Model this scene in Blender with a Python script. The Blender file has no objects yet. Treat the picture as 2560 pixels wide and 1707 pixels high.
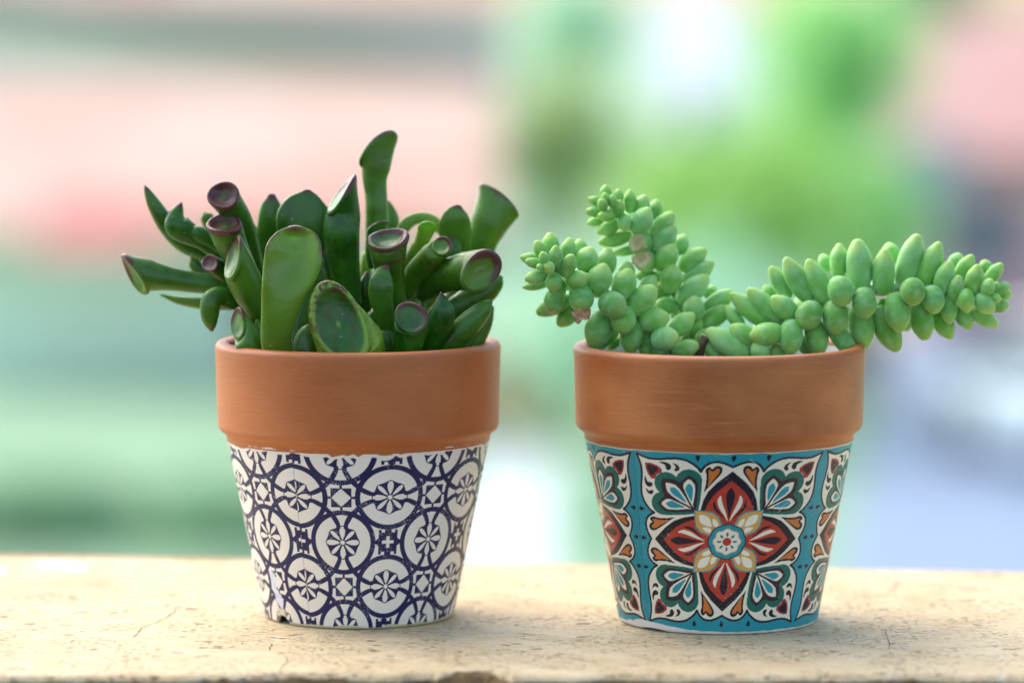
import bpy, bmesh, math, random
import numpy as np
from mathutils import Vector, Matrix

R = math.radians
random.seed(7)
rng = np.random.default_rng(7)
sc = bpy.context.scene
col = sc.collection

# ------------------------------------------------------------------ camera
FPX = 9690.0                      # focal length in pixels of the 2560 px wide photograph
CAM_D, CAM_H, PITCH = 0.95, 0.1525, R(5.1)
cam_d = bpy.data.cameras.new('camera')
cam = bpy.data.objects.new('camera', cam_d)
col.objects.link(cam)
cam.location = (0, -CAM_D, CAM_H)
cam.rotation_euler = (R(90) - PITCH, 0, 0)
cam_d.sensor_width = 36.0
cam_d.lens = FPX / 2560 * 36.0
cam_d.clip_start = 0.05
cam_d.clip_end = 2000
cam_d.dof.use_dof = True
cam_d.dof.focus_distance = 0.928
cam_d.dof.aperture_fstop = 6.6
cam_d.dof.aperture_blades = 0
sc.camera = cam

# ------------------------------------------------------------------ world, sun, exposure
SUN_EL, SUN_AZ = R(46), R(-42)     # azimuth from +Y (beyond the ledge), negative to the left
w = bpy.data.worlds.new('World')
sc.world = w
w.use_nodes = True
nt = w.node_tree
sky = nt.nodes.new('ShaderNodeTexSky')
sky.sky_type = 'NISHITA'
sky.sun_disc = False
sky.sun_elevation = SUN_EL
sky.sun_rotation = SUN_AZ
sky.air_density = 1.0
sky.dust_density = 2.0
sky.ozone_density = 0.6
bg = nt.nodes['Background']
bg.inputs['Strength'].default_value = 0.12
nt.links.new(sky.outputs[0], bg.inputs['Color'])

sun_d = bpy.data.lights.new('sun', 'SUN')
sun_d.energy = 1.4
sun_d.angle = R(75)
sun_d.color = (1.0, 0.98, 0.95)
sun = bpy.data.objects.new('sun', sun_d)
col.objects.link(sun)
sdir = Vector((math.sin(SUN_AZ) * math.cos(SUN_EL), math.cos(SUN_AZ) * math.cos(SUN_EL), math.sin(SUN_EL)))
sun.rotation_euler = sdir.to_track_quat('Z', 'Y').to_euler()
sun.location = (-2, 3, 4)

vs = sc.view_settings
vs.view_transform = 'Standard'
vs.look = 'None'
vs.gamma = 1.0
vs.use_curve_mapping = False
vs.exposure = 1.46
sc.cycles.use_denoising = True

# ------------------------------------------------------------------ helpers
UPC = Vector((0, math.sin(PITCH), math.cos(PITCH)))
FWD = Vector((0, math.cos(PITCH), -math.sin(PITCH)))
RGT = Vector((1, 0, 0))
CAMP = Vector(cam.location)

def P(px, py, dy=0.0):
    """point of the plane Y = dy (metres behind the pots' axis) that the photograph shows at px, py"""
    d = FWD + RGT * ((px - 1280) / FPX) - UPC * ((py - 853.5) / FPX)
    return CAMP + d * ((CAM_D + dy) / d.y)

def V(dx, dy, dz, y0=0.0):
    """a short vector given in photograph pixels (dz towards the viewer) at depth y0"""
    s = (CAM_D + y0) / FPX
    return RGT * (dx * s) - UPC * (dy * s) - FWD * (dz * s)

def lin(r, g, b):
    def f(c):
        c /= 255.0
        return c / 12.92 if c <= 0.04045 else ((c + 0.055) / 1.055) ** 2.4
    return (f(r), f(g), f(b))

def lin4(r, g, b):
    return lin(r, g, b) + (1.0,)

def tag(o, label=None, cat=None, group=None, kind=None):
    if label: o['label'] = label
    if cat: o['category'] = cat
    if group: o['group'] = group
    if kind: o['kind'] = kind
    return o

def empty(name, loc):
    o = bpy.data.objects.new(name, None)
    o.empty_display_size = 0.02
    o.location = loc
    col.objects.link(o)
    return o

def link(name, me, parent=None, mats=()):
    o = bpy.data.objects.new(name, me)
    col.objects.link(o)
    if parent is not None:
        o.parent = parent
        m = Matrix.Translation(parent.location) if parent.parent is None else Matrix.Translation(parent.parent.location) @ parent.matrix_basis
        o.matrix_parent_inverse = Matrix.Identity(4)
        # meshes are built in world coordinates: subtract the ancestors' offsets
        off = Vector((0, 0, 0))
        p = parent
        while p is not None:
            off += p.location
            p = p.parent
        o.location = -off
    for m in mats:
        if m.name not in [x.name for x in me.materials if x]:
            me.materials.append(m)
    return o

def mesh(name, verts, faces, smooth=True):
    me = bpy.data.meshes.new(name)
    me.from_pydata([tuple(v) for v in verts], [], faces)
    if smooth:
        me.polygons.foreach_set('use_smooth', np.ones(len(me.polygons), dtype=bool))
    me.update()
    return me

def grid_mesh(name, co, closed_u):
    """co: (rows, cols, 3) array -> quad mesh"""
    nr, nc = co.shape[:2]
    idx = np.arange(nr * nc).reshape(nr, nc)
    if closed_u:
        nx = np.roll(idx, -1, axis=1)
        a, b, c, d = idx[:-1], nx[:-1], nx[1:], idx[1:]
    else:
        a, b, c, d = idx[:-1, :-1], idx[:-1, 1:], idx[1:, 1:], idx[1:, :-1]
    quads = np.stack([a, b, c, d], -1).reshape(-1, 4).astype(np.int32)
    me = bpy.data.meshes.new(name)
    me.vertices.add(nr * nc)
    me.vertices.foreach_set('co', co.reshape(-1).astype(np.float32))
    me.loops.add(quads.size)
    me.loops.foreach_set('vertex_index', quads.reshape(-1))
    me.polygons.add(len(quads))
    me.polygons.foreach_set('loop_start', np.arange(len(quads), dtype=np.int32) * 4)
    me.polygons.foreach_set('use_smooth', np.ones(len(quads), dtype=bool))
    me.update(calc_edges=True)
    return me

def set_col(me, name, rgb):
    at = me.color_attributes.new(name, 'FLOAT_COLOR', 'POINT')
    n = len(me.vertices)
    a = np.ones((n, 4), dtype=np.float32)
    a[:, :3] = np.asarray(rgb).reshape(n, 3)
    at.data.foreach_set('color', a.reshape(-1))

# ---- node helpers
class N:
    def __init__(s, name):
        s.m = bpy.data.materials.new(name)
        s.m.use_nodes = True
        s.t = s.m.node_tree
        s.b = s.t.nodes['Principled BSDF']
    def n(s, typ, **kw):
        x = s.t.nodes.new(typ)
        for k, v in kw.items():
            setattr(x, k, v)
        return x
    def set(s, node, **kw):
        for k, v in kw.items():
            sock = node.inputs[k.replace('_', ' ')]
            if isinstance(v, bpy.types.NodeSocket): s.t.links.new(v, sock)
            else: sock.default_value = v
        return node
    def inp(s, node, i, v):
        if isinstance(v, bpy.types.NodeSocket): s.t.links.new(v, node.inputs[i])
        else: node.inputs[i].default_value = v
    def math(s, op, a, b=0.0, clamp=False):
        x = s.n('ShaderNodeMath', operation=op); x.use_clamp = clamp
        s.inp(x, 0, a); s.inp(x, 1, b)
        return x.outputs[0]
    def ramp(s, fac, lo, hi, out0=0.0, out1=1.0):
        x = s.n('ShaderNodeMapRange'); x.interpolation_type = 'SMOOTHSTEP'
        s.inp(x, 0, fac)
        for i, v in enumerate((lo, hi, out0, out1)): x.inputs[i + 1].default_value = v
        return x.outputs[0]
    def mix(s, fac, a, b, mode='MIX'):
        x = s.n('ShaderNodeMix'); x.data_type = 'RGBA'; x.blend_type = mode
        s.inp(x, 0, fac)
        for i, v in ((6, a), (7, b)):
            if isinstance(v, tuple) and len(v) == 3: v = v + (1.0,)
            s.inp(x, i, v)
        return x.outputs[2]
    def noise(s, vec, scale, detail=4.0, rough=0.55, dist=0.0):
        x = s.n('ShaderNodeTexNoise')
        if vec is not None: s.t.links.new(vec, x.inputs['Vector'])
        x.inputs['Scale'].default_value = scale; x.inputs['Detail'].default_value = detail
        x.inputs['Roughness'].default_value = rough; x.inputs['Distortion'].default_value = dist
        return x.outputs[0]
    def vor(s, vec, scale, feature='F1', rnd=1.0):
        x = s.n('ShaderNodeTexVoronoi', feature=feature)
        if vec is not None: s.t.links.new(vec, x.inputs['Vector'])
        x.inputs['Scale'].default_value = scale
        x.inputs['Randomness'].default_value = rnd
        return x
    def mapping(s, vec, scale=(1, 1, 1), rot=(0, 0, 0), loc=(0, 0, 0)):
        x = s.n('ShaderNodeMapping')
        s.t.links.new(vec, x.inputs['Vector'])
        x.inputs['Scale'].default_value = scale; x.inputs['Rotation'].default_value = rot
        x.inputs['Location'].default_value = loc
        return x.outputs[0]
    def coord(s, which='Object'):
        return s.n('ShaderNodeTexCoord').outputs[which]
    def bump(s, h, strength=0.3, dist=0.001, normal=None):
        x = s.n('ShaderNodeBump')
        s.t.links.new(h, x.inputs['Height'])
        x.inputs['Strength'].default_value = strength; x.inputs['Distance'].default_value = dist
        if normal is not None: s.t.links.new(normal, x.inputs['Normal'])
        return x.outputs[0]
    def bsdf(s, **kw):
        s.set(s.b, **kw)
        return s.m

def simple(name, rgb, rough=0.7, var=0.25, scale=3.0, **kw):
    """plain surface with some mottling"""
    s = N(name)
    c = s.coord('Object')
    f = s.noise(c, scale, 5.0, 0.6)
    hi = tuple(min(1, x * (1 + var)) for x in rgb); lo = tuple(x * (1 - var) for x in rgb)
    s.bsdf(Base_Color=s.mix(s.ramp(f, 0.3, 0.7), lo, hi), Roughness=rough, **kw)
    return s.m

# ------------------------------------------------------------------ materials of the ledge
def mat_ledge():
    s = N('weathered_cream_paint')
    co = s.coord('Object')
    at = s.n('ShaderNodeAttribute', attribute_name='paint')
    paint = s.n('ShaderNodeSeparateColor'); s.t.links.new(at.outputs['Color'], paint.inputs[0])
    # paint colour with soft blotches
    big = s.noise(co, 22, 5, 0.6)
    mid = s.noise(s.mapping(co, (1, 2.2, 2.2)), 120, 5, 0.6)
    c = s.mix(s.ramp(big, 0.3, 0.7), lin4(212, 184, 136), lin4(230, 206, 160))
    c = s.mix(s.math('MULTIPLY', s.ramp(mid, 0.45, 0.72), 0.55), c, lin4(236, 218, 182))
    # brownish worn veil
    veil = s.noise(s.mapping(co, (1, 1.6, 1)), 40, 6, 0.65)
    c = s.mix(s.math('MULTIPLY', s.ramp(veil, 0.5, 0.75), 0.5), c, lin4(205, 170, 124))
    # pits, drawn out along the grain
    pm = s.mapping(co, (0.42, 1, 1))
    p1 = s.noise(pm, 1250, 3, 0.6)
    pd = s.noise(co, 60, 3, 0.5)
    pit = s.math('MULTIPLY', s.ramp(p1, 0.575, 0.64), s.ramp(pd, 0.40, 0.58))
    p2 = s.vor(s.mapping(co, (0.55, 1, 1)), 330)
    pit2 = s.math('MULTIPLY', s.ramp(p2.outputs['Distance'], 0.28, 0.14), s.ramp(s.noise(co, 75, 3, .6), 0.5, 0.6))
    pits = s.math('MAXIMUM', pit, pit2)
    c = s.mix(s.math('MULTIPLY', pits, 0.9), c, lin4(112, 82, 52))
    # pale flecks
    fl = s.noise(s.mapping(co, (0.5, 1, 1)), 520, 2, 0.5)
    c = s.mix(s.math('MULTIPLY', s.ramp(fl, 0.69, 0.76), 0.7), c, lin4(240, 236, 230))
    gn = s.noise(s.mapping(co, (0.5, 1, 1)), 2100, 4, 0.7)
    c = s.mix(s.math('MULTIPLY', s.ramp(gn, 0.48, 0.68), 0.55), c, lin4(180, 148, 106))
    gl = s.noise(s.mapping(co, (0.22, 1, 1), loc=(1, 2, 0)), 700, 4, 0.6)
    c = s.mix(s.math('MULTIPLY', s.ramp(gl, 0.52, 0.7), 0.35), c, lin4(232, 218, 188))
    # bare front below the edge
    fr = s.noise(s.mapping(co, (1, 1, 0.4)), 130, 6, 0.65)
    cf = s.mix(s.ramp(fr, 0.3, 0.7), lin4(112, 82, 50), lin4(176, 136, 88))
    gr = s.noise(co, 75, 5, 0.6)
    cf = s.mix(s.ramp(gr, 0.62, 0.66), cf, lin4(150, 155, 165))
    dk = s.noise(s.mapping(co, (0.5, 1, 1)), 210, 4, 0.6)
    cf = s.mix(s.math('MULTIPLY', s.ramp(dk, 0.58, 0.66), 0.8), cf, lin4(52, 42, 34))
    edge = s.noise(s.mapping(co, (0.7, 1, 1)), 160, 5, 0.65)
    pf = s.ramp(s.math('ADD', paint.outputs[0], s.math('MULTIPLY', s.math('SUBTRACT', edge, 0.5), 0.5)), 0.46, 0.54)
    c = s.mix(pf, cf, c)
    h = s.math('SUBTRACT', s.math('MULTIPLY', s.noise(s.mapping(co, (0.6, 1, 1)), 420, 5, 0.65), 0.55), s.math('MULTIPLY', pits, 0.8))
    h = s.math('ADD', h, s.math('MULTIPLY', pf, 0.5))
    nb = s.bump(gn, 0.6, 0.0006, s.bump(h, 1.0, 0.001))
    s.bsdf(Base_Color=c, Roughness=0.72, Normal=nb, Specular_IOR_Level=0.3)
    return s.m

def mat_plain(name, rgb, rough=0.8):
    s = N(name); co = s.coord('Object')
    f = s.noise(co, 800, 3)
    s.bsdf(Base_Color=s.mix(f, tuple(x * .7 for x in lin(*rgb)), lin(*rgb)), Roughness=rough)
    return s.m

# ------------------------------------------------------------------ the ledge
def fnoise(x, seed, freqs):
    r = np.random.default_rng(seed)
    y = np.zeros_like(x)
    for f, a in freqs:
        n = 400
        t = r.uniform(-1, 1, n)
        p = (x * f) % (n - 1)
        i = np.floor(p).astype(int); q = p - i
        q = q * q * (3 - 2 * q)
        y += a * (t[i] * (1 - q) + t[(i + 1) % n] * q)
    return y

M_LEDGE = mat_ledge()
nx_ = 1100
X = np.linspace(-0.32, 0.32, nx_)
yb = 0.1037 + (X + 0.1386) * (0.0715 - 0.1037) / (0.1307 + 0.1386)     # far edge runs slightly towards the viewer on the right
yf = -0.0868 + fnoise(X + 1, 3, [(25, .0006), (90, .0005), (300, .00025)])
chip = np.zeros_like(X)                                                   # chips broken out of the front edge
for cx, wd, dp in ((-0.0085, .0075, .0035), (-0.045, .014, .0013), (-0.02, .004, .0015), (0.127, .006, .0025), (-0.137, .007, .0012), (0.03, .01, .0009), (0.09, .012, .001)):
    chip = np.maximum(chip, dp * np.clip(1.25 - np.abs((X - cx) / wd) ** 2, 0, 1))
yf = yf + chip
rows, pa = [], []
def lrow(y, z, p):
    rows.append(np.stack([X, y, z], -1)); pa.append(p if np.ndim(p) else np.full(nx_, p))
zero = np.zeros(nx_)
lrow(yb + .004, zero - .09, 1.0)
lrow(yb + .0038, zero - .004, 1.0)
lrow(yb + .003, zero - .0011, 1.0)
lrow(yb + .0011, zero - .0002, 1.0)
for k in range(26):
    t = k / 25
    y = (yb - .001) * (1 - t) + (yf + .0035) * t
    lrow(y, fnoise(X + k * .37, 11, [(14, .00008)]) - .00009, 1.0)
for k, (a, b) in enumerate(((.0022, .0001), (.0013, .0005), (.0006, .0012), (.0002, .0021))):
    lrow(yf + a, zero - b - chip * .25 * k, 0.95 - .17 * k - chip * 120)
lrow(yf, zero - .0034, .12)
for k in range(1, 8):
    lrow(yf * 0 - .0866 + fnoise(X + k * .11 + 2, 5, [(60, .0004), (200, .0003)]), zero - .0034 - .011 * k, 0.0)
co = np.stack(rows, 0)
me = grid_mesh('ledge', co[::-1], False)
pv = np.clip(np.stack(pa, 0)[::-1].reshape(-1, 1), 0, 1)
set_col(me, 'paint', np.repeat(pv, 3, 1))
ledge = link('ledge', me, None, [M_LEDGE])
tag(ledge, 'weathered cream painted ledge with pitted surface, cracks and chipped brown front edge', 'ledge', kind='structure')

def ribbon(name, pts, wid, mat, z=0.00006, seed=1):
    """crack: a jagged tapering strip lying on the ledge; pts in photograph pixels"""
    r = random.Random(seed)
    q = []
    for (x0, y0), (x1, y1) in zip(pts, pts[1:]):
        for k in range(5):
            t = k / 5
            q.append((x0 + (x1 - x0) * t + r.uniform(-3, 3), y0 + (y1 - y0) * t + r.uniform(-1.2, 1.2)))
    q.append(pts[-1])
    def gp(x, y):
        d = FWD + RGT * ((x - 1280) / FPX) - UPC * ((y - 853.5) / FPX)
        return CAMP + d * ((z - CAM_H) / d.z)
    g = [gp(*p) for p in q]
    vv, ff = [], []
    n = len(g)
    for i, p in enumerate(g):
        t = (g[min(i + 1, n - 1)] - g[max(i - 1, 0)]).normalized()
        s = Vector((-t.y, t.x, 0))
        ww = wid * (0.35 + r.random()) * min(1, i / 3 + .15, (n - 1 - i) / 3 + .15)
        vv += [p + s * ww, p - s * ww]
        if i: ff.append((2 * i - 2, 2 * i - 1, 2 * i + 1, 2 * i))
    return link(name, mesh(name, vv, ff), ledge, [mat])

M_CRACK = mat_plain('crack_shadow', (88, 66, 44))
ribbon('crack', [(465, 1512), (440, 1520), (428, 1535), (398, 1552), (352, 1567), (345, 1580), (328, 1594)], .00011, M_CRACK, seed=2)
ribbon('crack', [(682, 1606), (677, 1615), (673, 1628)], .00014, M_CRACK, seed=4)
ribbon('crack', [(704, 1632), (716, 1642), (720, 1652), (706, 1664), (698, 1676)], .00011, M_CRACK, seed=5)
ribbon('crack', [(2213, 1570), (2222, 1600), (2225, 1635)], .00010, M_CRACK, seed=6)
ribbon('crack', [(2215, 1478), (2240, 1466), (2252, 1452)], .00018, M_CRACK, seed=8)

def patch(pts, mat, z=0.00005):
    def gp(x, y):
        d = FWD + RGT * ((x - 1280) / FPX) - UPC * ((y - 853.5) / FPX)
        return CAMP + d * ((z - CAM_H) / d.z)
    vv = [gp(x, y) for x, y in pts]
    return link('paint_spot', mesh('paint_spot', vv, [tuple(range(len(vv)))[::-1]]), ledge, [mat])
M_WHITE_SPOT = mat_plain('white_paint_spot', (238, 240, 246), .6)
patch([(86, 1412), (110, 1404), (150, 1404), (190, 1408), (222, 1416), (212, 1424), (180, 1427), (150, 1420), (112, 1418)], M_WHITE_SPOT)
patch([(-30, 1420), (0, 1418), (18, 1424), (10, 1431), (-30, 1432)], M_WHITE_SPOT)

# ------------------------------------------------------------------ print patterns (numpy)
def inside(poly, x, y):
    r = np.zeros(x.shape, bool)
    n = len(poly)
    for i in range(n):
        x0, y0 = poly[i]; x1, y1 = poly[(i + 1) % n]
        if y0 == y1: continue
        c = (y0 > y) != (y1 > y)
        r ^= c & (x < (x1 - x0) * (y - y0) / (y1 - y0) + x0)
    return r

def smooth_closed(p, k=6):
    out = []
    n = len(p)
    for i in range(n):
        p0, p1, p2, p3 = (np.array(p[(i + j - 1) % n], float) for j in range(4))
        for q in range(k):
            t = q / k
            out.append(tuple(0.5 * ((2 * p1) + (-p0 + p2) * t + (2 * p0 - 5 * p1 + 4 * p2 - p3) * t * t + (-p0 + 3 * p1 - 3 * p2 + p3) * t ** 3)))
    return out

def stroke(pts, x, y, hw):
    d = np.full(x.shape, 9.0)
    for (x0, y0), (x1, y1) in zip(pts, pts[1:]):
        vx, vy = x1 - x0, y1 - y0
        t = np.clip(((x - x0) * vx + (y - y0) * vy) / (vx * vx + vy * vy + 1e-12), 0, 1)
        d = np.minimum(d, np.hypot(x - x0 - t * vx, y - y0 - t * vy))
    return d < hw

def tile_medallion(n=1400):
    g = (np.arange(n) + .5) / n * 1.02
    U, Vv = np.meshgrid(g, g)
    a = np.maximum(U, Vv); b = np.minimum(U, Vv)
    TQ, CR, BK, GN = lin(34, 148, 160), lin(238, 228, 204), lin(26, 18, 36), lin(22, 104, 90)
    RD, OR, GD, PL, DR = lin(186, 58, 40), lin(206, 116, 50), lin(216, 164, 84), lin(52, 32, 42), lin(168, 44, 44)
    im = np.zeros((n, n, 3)); im[:] = TQ
    def fill(m, c): im[m] = c
    def poly(p, c, sm=True): fill(inside(smooth_closed(p) if sm else p, a, b), c)
    outl = [(.845, 0), (.862, .03), (.885, .075), (.90, .125), (.903, .17), (.89, .22), (.86, .26), (.825, .285), (.79, .302), (.835, .33), (.875, .375), (.91, .43), (.928, .49), (.932, .55), (.928, .62), (.917, .69), (.912, .76), (.918, .83), (.935, .89), (.962, .962)]
    poly([(0, 0)] + outl, CR, False)
    fill(stroke(outl, a, b, .0125), BK)
    # drops on the turquoise
    for bb in (0.0, .335):
        poly([(.905, bb), (.93, bb + .016), (.955, bb + .024), (.972, bb + .012), (.976, bb), (.972, bb - .012), (.955, bb - .024), (.93, bb - .016)], BK)
    # clover
    gm = (np.hypot(a - .685, b - .415) < .13) | (np.hypot(a - .645, b - .645) < .128)
    gm |= inside([(.33, .33), (.345, .315), (.45, .298), (.60, .287), (.685, .287), (.74, .42), (.72, .56), (.66, .68), (.5, .55)], a, b)
    fill(gm & (a > .33), GN)
    poly([(.345, .345), (.352, .338), (.45, .330), (.58, .322), (.655, .322), (.70, .35), (.748, .415), (.705, .463), (.668, .505), (.692, .56), (.70, .62), (.69, .70), (.55, .60)], PL, False)
    poly([(.703, .412), (.665, .372), (.62, .352), (.52, .354), (.42, .368), (.385, .362), (.45, .40), (.55, .445), (.62, .470), (.665, .455)], CR)
    poly([(.655, .67), (.648, .60), (.632, .55), (.585, .505), (.50, .450), (.42, .408), (.38, .382), (.38, .40), (.5, .52)], CR, False)
    poly([(.652, .411), (.605, .374), (.50, .376), (.455, .386), (.52, .42), (.585, .448), (.625, .438)], TQ)
    poly([(.605, .62), (.602, .555), (.568, .517), (.50, .472), (.44, .432), (.46, .47)], TQ, False)
    # red petals
    poly([(0, 0), (0, 0), (.80, -.0), (.735, .07), (.67, .14), (.57, .222), (.47, .265), (.37, .288), (.30, .30)], BK, False)
    poly([(0, 0), (.69, -.0), (.635, .065), (.55, .15), (.45, .212), (.37, .243), (.27, .27)], RD, False)
    poly([(.61, 0), (.575, .03), (.52, .044), (.44, .035), (.34, .014), (.26, 0), (.34, -.014), (.44, -.035), (.52, -.044), (.575, -.03)], BK)
    poly([(.525, .096), (.49, .118), (.45, .124), (.38, .102), (.30, .05), (.245, .018), (.245, .01), (.33, .035), (.41, .066), (.47, .084)], CR)
    poly([(.465, .158), (.41, .166), (.36, .145), (.30, .085), (.26, .04), (.33, .088), (.385, .128)], BK)
    # orange hearts
    poly([(.565, .262), (.66, .248), (.75, .246), (.80, .258), (.838, .243), (.845, .215), (.822, .195), (.852, .168), (.862, .132), (.84, .102), (.79, .10), (.73, .135), (.66, .188), (.60, .235)], BK)
    poly([(.625, .228), (.70, .222), (.78, .228), (.818, .222), (.795, .19), (.828, .15), (.82, .124), (.78, .13), (.70, .178)], OR)
    # gold petals on the diagonals
    poly([(.364, .364), (.30, .362), (.23, .360), (.155, .348), (.09, .292), (.05, .195)] + [(.10, .10)], BK, False)
    gold = [(.357, .357), (.30, .353), (.23, .350), (.16, .338), (.10, .286), (.060, .195), (.10, .10)]
    gf = [(x, y) for (y, x) in gold]
    fill(inside(gf, b, a) | inside(gold, b, a) | inside([(y, x) for x, y in gf], a, b), TQ)
    g2 = [(.345, .345), (.30, .340), (.232, .336), (.168, .324), (.112, .278), (.074, .195), (.12, .12)]
    fill(inside(g2, b, a), GD)
    for pz in ([(.295, .295), (.245, .298), (.205, .272), (.18, .225), (.172, .17), (.21, .21)], [(.16, .262), (.122, .238), (.10, .185), (.135, .17), (.16, .205)]):
        fill(inside(smooth_closed(pz), b, a), lin(244, 234, 212))
    # centre
    rr = np.hypot(a, b); th = np.arctan2(b, a)
    scal = .182 + .012 * np.abs(np.cos(th * 4))
    fill(rr < scal + .012, BK); fill(rr < scal, TQ)
    oc = .137 + .008 * np.cos(th * 8)
    fill(rr < oc + .008, GD); fill(rr < oc, CR)
    for ang in (0, math.pi / 4):
        dx, dy = math.cos(ang), math.sin(ang)
        al, pe = a * dx + b * dy, -a * dy + b * dx
        fill(((al - .083) / .024) ** 2 + (pe / .012) ** 2 < 1, lin(20, 110, 112))
    fill(rr < .046, RD)
    # corner heart and commas
    poly([(.868, .868), (.865, .80), (.842, .735), (.805, .688), (.765, .69), (.752, .72), (.738, .745), (.70, .8)], DR, False)
    poly([(.848, .85), (.843, .79), (.82, .738), (.79, .722), (.772, .742), (.762, .77), (.75, .8)], BK, False)
    poly([(.878, .715), (.888, .665), (.868, .608), (.825, .592), (.795, .62), (.81, .645), (.852, .655)], BK)
    poly([(.878, .578), (.858, .525), (.812, .508), (.788, .538), (.80, .56), (.84, .548)], BK)
    # 2x2 average
    im = im.reshape(n // 2, 2, n // 2, 2, 3).mean((1, 3))
    return im

def tile_circles(n=1200):
    """one period: x, y in [-1, 1), circles at (0,0) and (1,1)"""
    g = (np.arange(n) + .5) / n * 2 - 1
    x, y = np.meshgrid(g, g)
    CRm, NV = lin(240, 231, 217), lin(20, 22, 78)
    nv = np.zeros((n, n), bool)
    R0, R1 = .612, .722
    def circle(cx, cy, vert):
        dx, dy = x - cx, y - cy
        if not vert: dx, dy = dy, dx
        r = np.hypot(dx, dy)
        inn = r < R1
        c = (r > R0) & inn
        ad = np.abs(dy)
        t = np.clip((ad - .376) / .24, 0, 1)
        lo = .036 + .100 * t ** 1.5; hi = .126 + .132 * t
        wl = (ad > .30) & (r < R0 + .01) & (np.abs(dx) > lo) & (np.abs(dx) < hi)
        th = np.arctan2(dy, dx)
        oct_ = .352 + .028 * np.abs(np.cos(th * 4)) ** 3
        disc = r < oct_
        pet = np.zeros_like(disc)
        for k in range(8):
            an = k * math.pi / 4
            al, pe = dx * math.cos(an) + dy * math.sin(an), -dx * math.sin(an) + dy * math.cos(an)
            hwid = .061 if k % 2 == 0 else .042
            u = (al - .058) / .302
            uc = np.clip(u, 0, 1)
            pet |= (u > 0) & (u < 1) & (np.abs(pe) < hwid * 2.6 * uc ** .95 * np.sqrt(1 - uc))
        pet |= r < .05
        m = np.where(inn, c | wl | (disc & ~pet), False)
        return inn, m
    ring_out = np.zeros((n, n), bool)
    for cx in (-2, -1, 0, 1, 2):
        for cy in (-2, -1, 0, 1, 2):
            if (cx + cy) % 2 == 0:
                inn, m = circle(cx, cy, cy % 2 == 0)
                ring_out |= inn
                nv = np.where(inn, nv | m, nv)
    rest = ~ring_out
    for cx in (-1, 0, 1):
        for cy in (-1, 0, 1):
            if (cx + cy) % 2 == 0: continue
            dx, dy = np.abs(x - cx), np.abs(y - cy)
            cell = (np.maximum(dx, dy) < .5) & rest
            s1 = dx + dy
            if cy % 2 != 0:      # squares
                m = (np.maximum(dx, dy) < .212) & (s1 > .205)
                m |= ((dx < .026) | (dy < .026)) & (s1 > .2)
                m |= (s1 > .515) & (s1 < .665)
            else:                # crosses
                m = (dx < .212) & (dy < .275) & ~((dx > .075) & (dx < .15) & (dy > .215))
                m &= ~(((dx < .132) & (dy < .037)) | ((dy < .132) & (dx < .037)))
                m |= ((dy < .05 + .0 * dx) & (dx > .2)) | ((dx < .035) & (dy > .25))
                m |= (dx > .2) & (dy < .10 - (dx - .2) * .8)
            nv |= cell & m
    im = np.where(nv[..., None], np.array(NV), np.array(CRm))
    return im.reshape(n // 2, 2, n // 2, 2, 3).mean((1, 3)), nv

def bilinear(im, fx, fy, wrap):
    h, wd = im.shape[:2]
    fx, fy = fx - .5, fy - .5
    x0 = np.floor(fx).astype(int); y0 = np.floor(fy).astype(int)
    ax, ay = (fx - x0)[..., None], (fy - y0)[..., None]
    def g(xx, yy):
        if wrap: return im[yy % h, xx % wd]
        return im[np.clip(yy, 0, h - 1), np.clip(xx, 0, wd - 1)]
    return (g(x0, y0) * (1 - ax) + g(x0 + 1, y0) * ax) * (1 - ay) + (g(x0, y0 + 1) * (1 - ax) + g(x0 + 1, y0 + 1) * ax) * ay

def vnoise2(u, v, seed, f):
    r = np.random.default_rng(seed); n = 256
    t = r.uniform(0, 1, (n, n))
    x, y = u * f, v * f
    i, j = np.floor(x).astype(int), np.floor(y).astype(int)
    a, b = x - i, y - j
    a = a * a * (3 - 2 * a); b = b * b * (3 - 2 * b)
    return (t[j % n, i % n] * (1 - a) + t[j % n, (i + 1) % n] * a) * (1 - b) + (t[(j + 1) % n, i % n] * (1 - a) + t[(j + 1) % n, (i + 1) % n] * a) * b

# ------------------------------------------------------------------ pot materials
def mat_print(name, rough):
    s = N(name)
    at = s.n('ShaderNodeAttribute', attribute_name='print')
    co = s.coord('Object')
    f = s.noise(co, 2600, 3, .6)
    g = s.noise(s.mapping(co, (1, 1, 3)), 90, 4, .6)
    nb = s.bump(g, .15, .0006)
    nb = s.bump(f, .12, .0002, nb)
    s.bsdf(Base_Color=at.outputs['Color'], Roughness=s.ramp(g, .3, .7, rough - .06, rough + .1), Normal=nb, Specular_IOR_Level=.45)
    return s.m

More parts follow.
